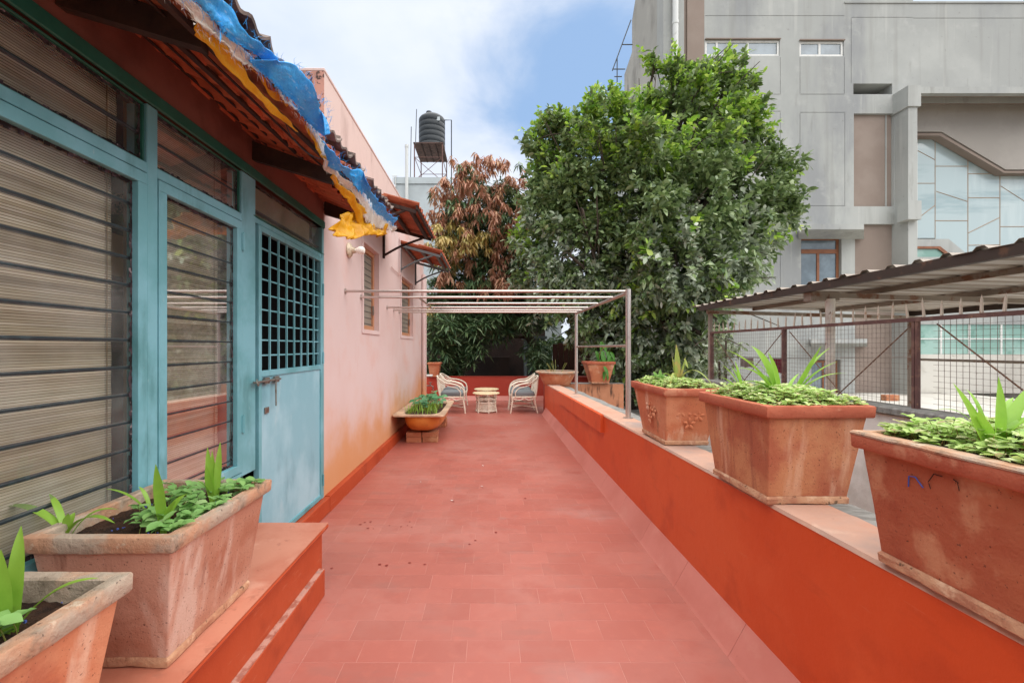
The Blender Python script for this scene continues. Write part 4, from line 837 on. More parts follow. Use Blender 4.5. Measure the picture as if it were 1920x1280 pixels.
# shelter
sr = thing('corrugated_shelter', 'brown corrugated sheet shelter on steel posts over the neighbouring roof', 'shelter', (4, 3.4, -.12))
X0, X1 = 2.74, 5.6
zr = lambda x: 1.985-.028*(x-X0)
mb = MB(); pitch = .19; prof = [(0, 0), (.105, 0), (.125, .021), (.165, .021), (.185, 0)]
ys_ = []; y = .2
while y < 5.75:
    for d, h in prof: ys_.append((y+d, h))
    y += pitch
mid = [X0, X0+.7, X0+1.4, X0+2.1, X1]; k = len(ys_); vs = []
for layer in (0, .0025):
    for xx in mid:
        for (yy, h) in ys_: vs.append((xx+(.012*math.sin(yy*7) if xx == X0 else 0), yy, zr(xx)+h+layer+.006))
nm = len(mid); fs = []
for lyr in range(2):
    o_ = lyr*nm*k
    fs += [(o_+i*k+j, o_+i*k+j+1, o_+(i+1)*k+j+1, o_+(i+1)*k+j) for i in range(nm-1) for j in range(k-1)]
fs += [(j, j+1, nm*k+j+1, nm*k+j) for j in range(k-1)]
mb.add(vs, fs).build('corrugated_sheet', M['corr'], sr, fix=False)
for xx, w, h, mm in ((X0+.024, .024, .055, 'beam'), (X0+.72, .02, .035, 'tanbeam'), (X0+1.6, .02, .04, 'tanbeam'), (X1-.1, .025, .05, 'beam')):
    mb = MB(); mb.box(xx-w, xx+w, .2, 5.74, zr(xx)-h, zr(xx)+.0055); mb.build('purlin', M[mm], sr)
for yy in (1.9, 3.86, 5.70):
    MB().hexa([(X0+.09, yy-.03, zr(X0)-.095), (X1, yy-.03, zr(X1)-.095), (X1, yy+.03, zr(X1)-.095), (X0+.09, yy+.03, zr(X0)-.095), (X0+.09, yy-.03, zr(X0)-.052), (X1, yy-.03, zr(X1)-.052), (X1, yy+.03, zr(X1)-.052), (X0+.09, yy+.03, zr(X0)-.052)]).build('cross_beam', M['tanbeam'], sr)
MB().box(X0+.05, X0+.30, 3.80, 3.90, zr(X0)-.13, zr(X0)-.05, bev=.004).build('bracket', M['tanbeam'], sr)
MB().tube([(2.955, 3.80, -.12), (2.955, 3.80, 1.87)], .035, 14).build('post', M['polewhite'], sr, smooth=True)
for (yy) in (1.9, 3.86, 5.70): MB().box(X1-.13, X1-.06, yy-.035, yy+.035, -.12, zr(X1)-.095).build('post', M['tanbeam'], sr)
MB().box(X0+.1, X0+.14, 5.66, 5.70, -.12, zr(X0)-.095).build('post', M['tanbeam'], sr)
MB().box(X1-.11, X1-.08, 1.94, 3.82, .98, 1.02).build('rail', M['tanbeam'], sr); MB().box(X1-.11, X1-.08, 3.90, 5.66, 1.28, 1.31).build('rail', M['tanbeam'], sr)
# washing line
wl = tag(MB().tube(spl([(3.0, 5.66, 1.33), (4.2, 5.6, 1.31), (5.5, 5.6, 1.33)], 6), .004, 5).build('washing_line', M['wire'], org=(4, 5.6, 1.3)), 'thin washing line strung under the shelter holding two cloths', 'line')
def cloth(nm, lab, x0, x1, y, z0, z1, m):
    mb = MB(); n, k = 14, 8; vs = [(x0+(x1-x0)*i/n, y+.02*math.sin(i*1.3)*(j/k), z1+(z0-z1)*j/k+.01*math.sin(i*.8)*(j/k)) for i in range(n+1) for j in range(k+1)]
    mb.add(vs, [(i*(k+1)+j, (i+1)*(k+1)+j, (i+1)*(k+1)+j+1, i*(k+1)+j+1) for i in range(n) for j in range(k)])
    o = mb.build(nm, m, org=((x0+x1)/2, y, z1), smooth=2, fix=False); s_ = o.modifiers.new('t', 'SOLIDIFY'); s_.thickness = .004
    return tag(o, lab, 'cloth')
cloth('hanging_cloth', 'maroon cloth hanging on the line behind the mesh fence', xat(1447, 5.61), xat(1467, 5.61), 5.61, zat(699, 5.61), zat(672, 5.61), M['maroon'])
cloth('hanging_cloth', 'greyish pink cloth hanging left of the maroon one on the line', xat(1388, 5.61), xat(1412, 5.61), 5.61, zat(688, 5.61), zat(671, 5.61), M['greycloth'])

# ------------------------------------------------------------ grey office building behind
YF = 15.0
ob = thing('concrete_building', 'large grey concrete building with taupe panels and slanted glass atrium', 'building', (11, YF, -3.2))
fx = lambda x, Y=YF: xat(x, Y); fz_ = lambda y, Y=YF: zat(y, Y)
PF = lambda u, v, d: (u, YF+d, v)
gv = .045; G_ = .016
def hl(x0, x1, y): return (fx(x0), fx(x1), fz_(y)-.009, fz_(y)+.009, G_, 0)
def vl(x, y0, y1): return (fx(x)-.009, fx(x)+.009, fz_(y1), fz_(y0), G_, 0)
wins = [(1322, 1462, 73, 105), (1499, 1582, 76, 106)]
holes = [(fx(a), fx(b), fz_(d), fz_(c), .22, None) for a, b, c, d in wins]
holes += [(fx(1600), fx(1673), fz_(177), fz_(157), 1.1, 2), (fx(1601), fx(1676), fz_(387), fz_(213), .10, 1), (fx(1603), fx(1678), fz_(737), fz_(420), .10, 1), (fx(1502), fx(1578), fz_(577), fz_(440), .25, None), (fx(1522), fx(1576), fz_(737), fz_(674), .25, None)]
holes += [hl(1322, 1583, 30), hl(1597, 1712, 33), hl(1322, 1464, 177), hl(1500, 1583, 177), hl(1420, 1464, 209), hl(1500, 1585, 211), hl(1500, 1585, 386), vl(1463, 108, 176), vl(1500, 108, 176), vl(1583, 108, 176), vl(1500, 213, 385), vl(1584, 213, 385), vl(1596, 34, 156), vl(1463, 212, 560)]
w = MB(); holewall(w, (fx(1320), fx(1712)), (-3.2, fz_(-60)), holes, PF)
w.build('wall', [M['concrete'], M['taupe'], M['dark']], ob, fix=False)
for (a, b, c, d) in ((1602.5, 1605, 215, 385),): MB().box(fx(1664), fx(1666), YF+.07, YF+.099, fz_(387), fz_(213)).build('panel_joint', M['concrete'], ob)
def far_window(x0, x1, y0, y1, cols_, m, gm, Y=YF, fw=.05, dep=.12, name='window', tr=None):
    f = ring(MB(), fx(x0, Y), fx(x1, Y), 0, 0, 0, 0, 0) if False else MB(); X0_, X1_, Z0_, Z1_ = fx(x0), fx(x1), fz_(y1), fz_(y0); Y0_, Y1_ = Y+dep, Y+dep+.06
    f.box(X0_, X1_, Y0_, Y1_, Z0_, Z0_+fw, bev=.004); f.box(X0_, X1_, Y0_, Y1_, Z1_-fw, Z1_, bev=.004); f.box(X0_, X0_+fw, Y0_, Y1_, Z0_+fw, Z1_-fw, bev=.004); f.box(X1_-fw, X1_, Y0_, Y1_, Z0_+fw, Z1_-fw, bev=.004)
    for c in cols_: f.box(fx(c)-fw*.5, fx(c)+fw*.5, Y0_+.003, Y1_, Z0_+fw, (fz_(tr) if tr else Z1_)-fw, bev=.004)
    if tr: f.box(X0_+fw, X1_-fw, Y0_-.01, Y1_, fz_(tr)-fw, fz_(tr)+fw*.6, bev=.004)
    f = f.build(name, m, ob); ed = [X0_+fw]+[fx(c) for c in cols_]+[X1_-fw]
    for i in range(len(ed)-1): MB().box(ed[i], ed[i+1], Y1_-.03, Y1_-.02, Z0_+fw, Z1_-fw).build('pane', gm, f)
    return f
far_window(1322, 1462, 75, 105, (1345, 1403), M['whitepaint'], M['glass_far'], fw=.075, dep=.03); far_window(1499, 1582, 77, 105.5, (1538,), M['whitepaint'], M['glass_far'], fw=.075, dep=.03)
MB().box(fx(1322), fx(1463), YF-.05, YF+.01, fz_(74.8), fz_(73.2)).build('window_drip', M['taupe'], ob); MB().box(fx(1498.5), fx(1583), YF-.05, YF+.01, fz_(77), fz_(75.3)).build('window_drip', M['taupe'], ob)
far_window(1502, 1578, 444, 577, (1539,), M['woodframe'], M['glass_far'], fw=.09, tr=469)
far_window(1522, 1576, 676, 737, (1549,), M['woodframe'], M['glass_far'], fw=.07)
# sunshades over the wooden windows: sloping soffit
for (x0, x1, y0, y1) in ((1497, 1620, 420, 430), (1520, 1626, 635, 643)):
    zt, zb = fz_(y0, YF-.8), fz_(y1, YF-.8)
    MB().hexa([(fx(x0, YF-.8), YF-.8, zb), (fx(x1, YF-.8), YF-.8, zb), (fx(x1), YF, zb-.12), (fx(x0), YF, zb-.12), (fx(x0, YF-.8), YF-.8, zt), (fx(x1, YF-.8), YF-.8, zt), (fx(x1), YF, zt), (fx(x0), YF, zt)]).build('sunshade', M['concrete'], ob)
# left end of the building: projecting corner column, grey pier and receding side wall
MB().box(fx(1288), fx(1320), YF-.02, YF+.3, -3.2, 14.6).build('taupe_pier', M['taupe'], ob)
MB().box(fx(1279), fx(1288), YF+.04, YF+.3, -3.2, 14.6).build('shadow_joint', M['taupe'], ob)
MB().box(fx(1240), fx(1279), YF-.16, YF+.4, -3.2, 14.6, bev=.01).build('corner_pier', M['concrete'], ob)
xs = fx(1240); 
MB().prism([(YF+.1, -3.2), (19.2, -3.2), (19.2, 13.4), (18.16, 13.7), (18.16, 15.0), (17.4, 16), (YF+.1, 16)], xs+.02, xs+.3, ax='x').build('side_wall', M['concrete_old'], ob)
MB().tube([(fx(1266.5, YF-.3), YF-.3, -3.2), (fx(1266.5, YF-.3), YF-.3, 14.6)], .095, 14).build('drain_pipe', M['pvc'], ob, smooth=True)
for py in (43, 93, -20): 
    zc = zat(py, YF-.3); MB().lathe([(.095, zc-.06), (.108, zc-.05), (.108, zc+.05), (.095, zc+.06)], (fx(1266.5, YF-.3), YF-.3, 0), 14).build('pipe_collar', M['pvc'], ob, smooth=True)
sa = MB(); Ys = YF+2.6; q = lambda x, y: (fx(x, Ys), Ys, fz_(y, Ys)); 
for a, b in (((1183, 38), (1148, 133)), ((1166, 84), (1186, 84)), ((1148, 130), (1172, 130)), ((1157, 108), (1157, 158)), ((1152, 144), (1166, 144))): sa.tube([q(*a), q(*b)], .022, 5)
sa.build('stair_railing', M['greysteel'], ob)
# right wing: pilaster, canopy, slanted soffits and the atrium glazing
YG = YF+.7
w = MB(); holewall(w, (fx(1712), fx(2160)), (fz_(194), fz_(6)), [(fx(1712), fx(2160), fz_(35), fz_(34), G_, 0)], PF); w.build('wall', M['concrete'], ob, fix=False)
MB().box(fx(1583), fx(2160), YF-.03, YF+.35, fz_(7), fz_(4)).build('roof_edge', M['concrete'], ob)
YC = 14.45
MB().box(fx(1703, 14.5), fx(1720, 14.5), 14.5, YG, -.12, fz_(190, 14.5)).build('pilaster', M['concrete'], ob)
MB().box(fx(1703, YC), fx(1727, YC), YC, YF+.2, fz_(199, YC), fz_(160, YC)).build('canopy_end', M['concrete'], ob)
MB().box(fx(1727, YC), fx(2160, YC), YC, YC+.18, fz_(175, YC), fz_(163, YC)).build('canopy_fascia', M['concrete'], ob)
MB().hexa([(fx(1727, YC), YC+.18, fz_(174, YC)), (fx(2160, YC), YC+.18, fz_(174, YC)), (fx(2160, YC), YG, fz_(194, YG)+.3), (fx(1727, YC), YG, fz_(194, YG)+.3), (fx(1727, YC), YC+.18, fz_(165, YC)), (fx(2160, YC), YC+.18, fz_(165, YC)), (fx(2160, YC), YG, fz_(165, YC)), (fx(1727, YC), YG, fz_(165, YC))]).build('canopy_slab', M['taupe'], ob)
MB().box(fx(1703, 14.3), fx(1728, 14.3), 14.3, 14.7, fz_(411, 14.3), fz_(376, 14.3)).build('corbel', M['concrete'], ob)
gw = lambda x, Y=YG-.25: fx(x, Y); gz = lambda y, Y=YG-.25: fz_(y, Y)
MB().prism([(gw(1715), gz(188)), (gw(2160), gz(188)), (gw(2160), gz(318)), (gw(1886), gz(318)), (gw(1766), gz(247)), (gw(1715), gz(247))], YG-.25, YG+.3, ax='y').build('upper_wall', mat('warm_grey_render', hx('#9e9891'), [(hx('#aaa49d'), .6, .4, .65, .8), (hx('#8a847d'), 2, .58, .75, .5, (1, 1, .4))], rough=.85, bump=(14, .3, .006)), ob)
MB().prism([(gw(1719), gz(249)), (gw(1765), gz(249)), (gw(1885), gz(320)), (gw(2160), gz(320)), (gw(2160), gz(323)), (gw(1884), gz(324)), (gw(1763), gz(254)), (gw(1719), gz(254))], YG-.23, YG+.05, ax='y').build('soffit_trim', M['taupe'], ob)
MB().prism([(gw(1715), gz(448)), (gw(1779), gz(448)), (gw(1818), gz(480)), (gw(1840), gz(500)), (gw(1715), gz(500))], YG-.25, YG+.3, ax='y').build('slanted_wall', M['concrete'], ob)
MB().prism([(gw(1715, YG-.27), gz(464, YG-.27)), (gw(1760, YG-.27), gz(464, YG-.27)), (gw(1783, YG-.27), gz(483, YG-.27)), (gw(1715, YG-.27), gz(483, YG-.27))], YG-.27, YG-.251, ax='y').build('lower_window', M['glass_green'], ob)
MB().prism([(gw(1715, YG-.3), gz(462, YG-.3)), (gw(1762, YG-.3), gz(462, YG-.3)), (gw(1790, YG-.3), gz(484, YG-.3)), (gw(1784, YG-.3), gz(486, YG-.3)), (gw(1758, YG-.3), gz(466.5, YG-.3)), (gw(1715, YG-.3), gz(466.5, YG-.3))], YG-.32, YG-.28, ax='y').build('window_trim', M['woodframe'], ob)
AY = YG+.08
at_ = tag(MB().box(fx(1717, AY), fx(2160, AY), AY+.12, AY+.2, fz_(600, AY), fz_(246, AY)).build('atrium_backing', mat('pale_lining', hx('#b5bfbd'), [(hx('#8d9a9a'), .8, .45, .58, .9), (hx('#d5dcda'), 1.6, .52, .58, .8)], rough=.7), ob))
ag = MB().box(fx(1717, AY), fx(1719, AY), AY-.03, AY+.03, fz_(600, AY), fz_(248, AY)).build('atrium_glazing', M['whitepaint'], ob)
mull = mat('cream_mullion', hx('#a8937f'), [], rough=.5); qa = lambda x, y: (fx(x, AY), AY, fz_(y, AY))
for a, b in (((1753, 250), (1753, 447)), ((1814.5, 290), (1814.5, 480)), ((1874.5, 322), (1874.5, 470)), ((1717, 344), (1753, 344)), ((1753, 312), (1814, 312)), ((1753, 414), (1814, 414)), ((1814, 326), (1874, 326)), ((1814, 371), (1874, 371)),
             ((1874, 425), (2000, 425)), ((1717, 281), (1753, 300)), ((1727, 405), (1753, 385)), ((1755, 359), (1814, 378)), ((1815, 437), (1874, 408)), ((1876, 349), (1940, 390)), ((1814, 460), (1874, 459)), ((1938, 322), (1938, 470))):
    MB().tube([qa(*a), qa(*b)], .022, 4).build('mullion', mull, ag)
gp = glass('atrium_pane', dirt=.10, gl=1.0, dcol=(.6, .66, .66, 1), tint=(.86, .93, .93, 1))
for x0, x1, y0, y1 in ((1719, 1753, 250, 344), (1719, 1753, 344, 447), (1753, 1814, 250, 312), (1753, 1814, 312, 414), (1753, 1814, 414, 480), (1814, 1874, 288, 371), (1814, 1874, 371, 480), (1874, 1938, 322, 425), (1874, 1938, 425, 480), (1938, 2160, 322, 480)):
    MB().box(fx(x0, AY)+.01, fx(x1, AY)-.01, AY-.006, AY+.004, fz_(y1, AY)+.01, fz_(y0, AY)-.01).build('pane', M['glass_painted_sky'], ag)
# lower storey of the right wing behind the shelter
MB().box(fx(1719), fx(2160), YF-.02, YF+.3, fz_(608), fz_(482)).build('lower_wall', M['concrete'], ob)
MB().box(fx(1719), fx(2160), YF-.02, YF+.3, -.12, fz_(664)).build('pale_base_wall', M['whiteroof'], ob)
gg = MB(); 
for x in (1722, 1765, 1818, 1878, 1940, 2000): gg.box(fx(x)-.03, fx(x)+.03, YF+.0, YF+.06, fz_(664), fz_(608))
gg.box(fx(1722), fx(2100), YF+.001, YF+.055, fz_(635)-.02, fz_(635)+.02); gg = gg.build('strip_window', M['whitepaint'], ob)
for a, b in ((1722, 1765), (1765, 1818), (1818, 1878), (1878, 1940), (1940, 2000)): MB().box(fx(a)+.03, fx(b)-.03, YF+.03, YF+.04, fz_(664), fz_(608)).build('pane', M['glass_green'], gg)
MB().box(fx(1260)+.35, fx(2160), YF+1.2, YF+8, -3.2, fz_(5)).build('core', M['concrete'], ob)

# ------------------------------------------------------------ white building with the water tank
YT = 22.0
wb_ = thing('white_building', 'plain white flat-roofed building carrying the water tank stand', 'building', (-3, YT, -3.2))
tx = lambda x, Y=YT: xat(x, Y); tz = lambda y, Y=YT: zat(y, Y)
MB().box(tx(741), tx(838), YT, YT+5, -3.2, tz(345)).build('wall', M['paleblue'], wb_)
MB().box(tx(739.5), tx(840), YT-.05, YT+5.05, tz(345), tz(333)).build('parapet', M['paleblue'], wb_)
MB().tube([(tx(764), YT-.2, -3.2), (tx(764), YT-.2, tz(275, YT-.2))], .085, 12).lathe([(.0, tz(272, YT-.2)), (.1, tz(272, YT-.2)), (.1, tz(277, YT-.2)), (.085, tz(277, YT-.2))], (tx(764), YT-.2, 0), 12).build('vent_pipe', M['pvc'], wb_, smooth=True)
for x in (738, 742.5): MB().tube([(tx(x), YT-.1, tz(352)), (tx(x), YT-.1, tz(332))], .03, 6).build('small_pipe', M['pvc'], wb_)
MB().tube([(tx(736), YT-.1, tz(331.5)), (tx(746), YT-.1, tz(331.5))], .02, 6).build('small_pipe', M['pvc'], wb_)
for (x, y0, y1) in ((770.5, 236, 345), (780.5, 203, 268)): MB().tube([(tx(x-2), YT+.1, tz(y1)), (tx(x), YT+.1, tz(y0))], .022, 6).build('lightning_rod', M['greysteel'], wb_)
tk = thing('tank_stand', 'rusty angle-iron stand holding the black water tank', 'stand', (tx(805), YT+1.2, tz(333)))
ZTb = tz(267.5, YT+.5); zb0 = tz(333); X0t, X1t, Y0t, Y1t = tx(777, YT+.5), tx(829.5, YT+.5), YT+.5, YT+2.7
for x in (X0t, X1t):
    for y in (Y0t, Y1t): MB().box(x-.025, x+.025, y-.025, y+.025, zb0, ZTb-.06).build('leg', M['rust'], tk)
MB().box(X0t-.05, X1t+.05, Y0t-.05, Y1t+.05, ZTb-.06, ZTb).build('platform', mat('rusty_deck', hx('#5f4a44'), [(hx('#443632'), 4, .45, .6, .8), (hx('#83695f'), 9, .58, .7, .7)], rough=.9), tk)
for k in range(1, 4):
    x = X0t+(X1t-X0t)*k/4; MB().box(x-.02, x+.02, Y0t, Y1t, ZTb-.10, ZTb-.0605).build('joist', M['darkwood'], tk)
zr_ = zb0+.62*(ZTb-zb0)
for a, b in (((X0t, Y0t), (X1t, Y0t)), ((X0t, Y1t), (X1t, Y1t)), ((X0t, Y0t), (X0t, Y1t)), ((X1t, Y0t), (X1t, Y1t))):
    MB().tube([(a[0], a[1], zr_), (b[0], b[1], zr_)], .018, 4).build('brace', M['rust'], tk); MB().tube([(a[0], a[1], zb0), (b[0], b[1], zr_)], .016, 4).build('brace', M['rust'], tk)
MB().tube([(X1t, Y0t, zb0), (X0t, Y0t, zr_)], .016, 4).build('brace', M['rust'], tk)
tn = thing('water_tank', 'ribbed black plastic water tank on the rusty stand against the sky', 'water tank', ((X0t+X1t)/2+.03, YT+1.4, ZTb))
cx, cy = (X0t+X1t)/2+.06, YT+1.45; rr = .70; zt0 = ZTb+.001; ht = tz(222, YT+1.45)-zt0-.10; pr_ = [(0, 0), (rr*.97, 0)]
for k in range(6):
    z = ht*k/6; pr_ += [(rr*.985, z+.02), (rr, z+.05), (rr, z+ht/6-.03), (rr*.975, z+ht/6-.005)]
pr_ += [(rr*.93, ht+.05), (rr*.75, ht+.15), (rr*.45, ht+.21), (rr*.2, ht+.23), (0, ht+.23)]
MB().lathe([(r_, z+zt0) for r_, z in pr_], (cx, cy, 0), 40).build('tank_body', M['tank'], tn, smooth=True)
MB().lathe([(0, zt0+ht+.44), (.15, zt0+ht+.44), (.16, zt0+ht+.40), (.16, zt0+ht+.20)], (cx-.16, cy, 0), 18).build('lid', M['tank'], tn, smooth=True)
MB().box(cx+.30, cx+.48, cy-rr*.86, cy-rr*.72, zt0+ht*.80, zt0+ht*.92).build('maker_plate', M['paleblue'], tn)
MB().tube([(cx+.55, cy-.1, zt0+ht-.05), (cx+1.05, cy-.1, zt0+ht-.05), (cx+1.05, cy-.1, -1)], .03, 6).build('overflow_pipe', M['tank'], tn)
# ------------------------------------------------------------ foliage
def leaf_cloud(name, base, dirs, nrm, ln, wd, fold, mats, mi, parent, droop=None, curl=.0):
    """one folded leaf (6 verts, 4 faces) for every row of base"""
    n = len(base); d = dirs/np.linalg.norm(dirs, axis=1, keepdims=True)
    s = np.cross(d, nrm); s /= np.linalg.norm(s, axis=1, keepdims=True)+1e-9; u = np.cross(s, d)
    L_, W_ = ln[:, None], wd[:, None]
    dr = np.zeros((n, 3)); dr[:, 2] = -1
    k = (droop if droop is not None else np.zeros(n))[:, None]
    mid = base+d*L_*.45+dr*L_*k*.12-u*W_*fold; tip = base+d*L_+dr*L_*k*.45
    lf = base+d*L_*.42+s*W_*.5+dr*L_*k*.1+u*W_*curl; rt = base+d*L_*.42-s*W_*.5+dr*L_*k*.1+u*W_*curl
    lf2 = base+d*L_*.76+s*W_*.33+dr*L_*k*.28+u*W_*curl*.5; rt2 = base+d*L_*.76-s*W_*.33+dr*L_*k*.28+u*W_*curl*.5
    V = np.stack([base, lf, mid, rt, lf2, rt2, tip], 1).reshape(-1, 3)
    org = np.array(ORG[parent.name]) if parent is not None else np.zeros(3); V = V-org
    F = np.array([[0, 1, 2, 0], [0, 2, 3, 0], [1, 4, 2, 1], [2, 5, 3, 2], [4, 6, 5, 2]])
    tris = [(0, 2, 1), (0, 3, 2), (1, 2, 4), (2, 3, 5), (2, 5, 6), (2, 6, 4)]
    T = np.array(tris); A = (np.arange(n)[:, None, None]*7+T[None]).reshape(-1, 3)
    me = bpy.data.meshes.new(name); me.vertices.add(len(V)); me.vertices.foreach_set('co', V.ravel().astype(np.float32))
    me.loops.add(A.size); me.loops.foreach_set('vertex_index', A.ravel().astype(np.int32))
    me.polygons.add(len(A)); me.polygons.foreach_set('loop_start', np.arange(0, A.size, 3, dtype=np.int32)); me.polygons.foreach_set('loop_total', np.full(len(A), 3, dtype=np.int32))
    for m in mats: me.materials.append(m)
    me.polygons.foreach_set('material_index', np.repeat(mi, 6).astype(np.int32)); me.update(calc_edges=True)
    o = bpy.data.objects.new(name, me); return _link(o, parent, Vector(ORG[parent.name]) if parent is not None else (0, 0, 0))
def unit(v): return v/(np.linalg.norm(v, axis=-1, keepdims=True)+1e-9)
def blob_pts(c, r, n, shell=.55, flat=1.0):
    v = unit(rng.normal(size=(n, 3))); rad = r*(shell+(1-shell)*rng.random(n)**.5)[:, None]
    sc = np.array([1, 1, flat]); return np.array(c)+v*rad*sc, v
def limb_tree(t, start, knots, m, r0, targets, tw=.02):
    pts = [Vector(start)]+[Vector(k) for k in knots]; sp_ = spl(pts, 6)
    rs = [r0*(1-.6*i/(len(sp_)-1)) for i in range(len(sp_))]; MB().tube(sp_, rs, 10).build('trunk', m, t, smooth=True)
    lb = MB()
    for k, c in enumerate(targets):
        a = sp_[int(len(sp_)*(.35+.6*random.random()))-1]; c = Vector(c); mid = a.lerp(c, .5)+Vector((random.uniform(-.3, .3), random.uniform(-.3, .3), random.uniform(-.2, .3)))
        s_ = spl([a, mid, c], 5); lb.tube(s_, [r0*.35*(1-.8*i/(len(s_)-1))+.008 for i in range(len(s_))], 6)
        for q in range(5):
            b0 = s_[random.randrange(4, len(s_))]; e = c+Vector([random.gauss(0, .35) for _ in range(3)]); lb.tube(spl([b0, b0.lerp(e, .5)+Vector((0, 0, .08)), e], 3), [.02, .018, .016, .014, .012, .010, .008], 5)
    lb.build('limbs', m, t, smooth=True)
# --- the big broad-leaved tree: blobs given as (px, py, r_px, depth)
TY = 10.9
big = [(1332, 135, 34, 11.2), (1300, 180, 60, 11.0), (1375, 150, 46, 11.2), (1250, 170, 48, 11.2), (1200, 210, 60, 11.0), (1150, 220, 52, 11.2), (1095, 240, 55, 11.2), (1060, 225, 30, 11.3), (1040, 290, 55, 11.2), (1000, 305, 32, 11.3),
       (1120, 300, 80, 10.4), (1210, 290, 90, 10.0), (1300, 280, 85, 10.2), (1380, 235, 52, 10.8), (1405, 300, 30, 10.9), (1395, 200, 34, 11.0), (1370, 320, 55, 10.6), (1440, 330, 48, 10.6), (1462, 355, 30, 10.8), (1470, 395, 30, 10.8), (1420, 380, 60, 10.4),
       (1020, 370, 58, 10.9), (1090, 390, 90, 10.1), (1190, 400, 100, 9.5), (1300, 390, 100, 9.5), (1400, 440, 62, 9.9), (1450, 430, 34, 10.4), (1010, 450, 55, 10.8), (1070, 480, 85, 10.0), (1160, 500, 100, 9.5), (1270, 500, 105, 9.2), (1360, 510, 75, 9.4), (1415, 490, 40, 9.8),
       (1010, 530, 45, 10.9), (1060, 560, 65, 10.4), (1150, 600, 80, 10.3), (1240, 600, 90, 9.7), (1330, 560, 55, 9.0), (1345, 600, 36, 8.6), (1210, 680, 65, 10.4), (1270, 670, 58, 9.9), (1130, 660, 45, 10.9), (1290, 720, 40, 9.9), (1180, 720, 45, 10.7), (1080, 620, 40, 11.3), (1310, 640, 36, 9.3), (1345, 645, 14, 8.8), (1240, 740, 50, 10.3)]
bt = thing('broadleaf_tree', 'tall dark green broad-leaved tree in front of the concrete building', 'tree', (3.9, 11.0, -3.2))
B_, D_, N_, Ln, Wd, Mi, Dr = [], [], [], [], [], [], []
cen = np.array([4.0, 11.2, 3.5])
for q_ in range(46):
    a_ = -.35+q_/45*3.9; ex = 1225+math.cos(math.pi-a_+.35)*250; ey = 400-math.sin(math.pi-a_+.35)*290
    big.append((ex+random.uniform(-22, 18), max(96, ey+random.uniform(-10, 30)), random.uniform(14, 24), 11.1)) if (ex > 1000 and ey < 520 and not (ex < 1240 and ey < 190)) else None
for b_ in [q for q in big if q[2] >= 52]: big.append((b_[0]+random.uniform(-20, 20), b_[1]+random.uniform(-10, 20), b_[2]*.85, b_[3]+1.5))
for (px, py, pr2, Y) in big:
    r = pr2*Y/820; c = np.array([xat(px, Y), Y, zat(py, Y)]); vol = max(18, int(165*(r/.9)**2.0))
    sub, sv = blob_pts(c, r*.86, max(3, vol//8), .35); ix = rng.integers(0, len(sub), vol); tips = sub[ix]+rng.normal(size=(vol, 3))*.115; v = sv[ix]
    low = (tips[:, 0] < 3.05) & (tips[:, 1] < 10.0); tips[low, 1] = 10.0+np.abs(tips[low, 1]-10.0)*.6+.1*rng.random(low.sum()); keep = tips[:, 1] > 8.0; tips = tips[keep]; v = v[keep]
    out = unit(v+.5*unit(tips-cen)+np.array([0, -.15, .25]))
    for tpt, o_ in zip(tips, out):
        k = rng.integers(8, 15)
        if len(B_) == 0: pass
        st = tpt+o_*(-.18+.30*rng.random((k, 1))); rd = unit(rng.normal(size=(k, 3)))*1.0+o_*.75+np.array([0, 0, .05])
        B_.append(st+rng.normal(size=(k, 3))*.02); D_.append(rd); N_.append(unit(rng.normal(size=(k, 3))*.55+np.array([0, 0, 1.]))); sz = (.10+.085*rng.random(k))*rng.uniform(.8, 1.3)
        Ln.append(sz); Wd.append(sz*(.42+.14*rng.random(k))); Dr.append(.25+.6*rng.random(k))
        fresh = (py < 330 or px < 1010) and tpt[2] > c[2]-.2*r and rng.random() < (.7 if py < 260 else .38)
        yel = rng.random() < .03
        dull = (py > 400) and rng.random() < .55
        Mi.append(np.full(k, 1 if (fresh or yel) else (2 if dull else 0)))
cat = lambda a: np.concatenate(a)
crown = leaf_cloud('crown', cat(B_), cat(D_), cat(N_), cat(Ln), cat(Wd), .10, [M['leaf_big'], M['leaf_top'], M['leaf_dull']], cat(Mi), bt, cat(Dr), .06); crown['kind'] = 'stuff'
limb_tree(bt, (3.6, 11.2, -3.2), [(3.7, 11.2, -.5), (3.5, 11.1, 1.6), (4.0, 11.2, 3.6), (4.4, 11.3, 5.6)], M['bark'], .24, [(xat(a, c), c, zat(b, c)) for a, b, _, c in big[::2]])
# --- mango: whorls of long drooping leaves, rust and gold on top, dark below
mt = thing('mango_tree', 'mango tree with drooping rust and golden new leaves left of the big tree', 'tree', (-.4, 14.2, -3.2))
rust = [(865, 308, 24, 0), (905, 312, 26, 0), (885, 345, 30, 0), (940, 310, 14, 0), (850, 350, 26, 0), (825, 362, 24, 0), (925, 355, 30, 0), (965, 335, 26, 0), (980, 370, 20, 0), (840, 400, 28, 0), (880, 400, 34, 3), (930, 410, 32, 0), (970, 420, 26, 0), (830, 440, 26, 1), (858, 428, 24, 1),
        (870, 450, 30, 1), (905, 450, 30, 1), (945, 465, 28, 0), (815, 470, 22, 1), (850, 490, 26, 1), (890, 500, 26, 3), (925, 510, 26, 0), (960, 500, 22, 0), (830, 520, 20, 0), (870, 530, 20, 3), (905, 540, 24, 3), (950, 540, 24, 0), (985, 470, 20, 3), (800, 580, 16, 1), (812, 410, 14, 0)]
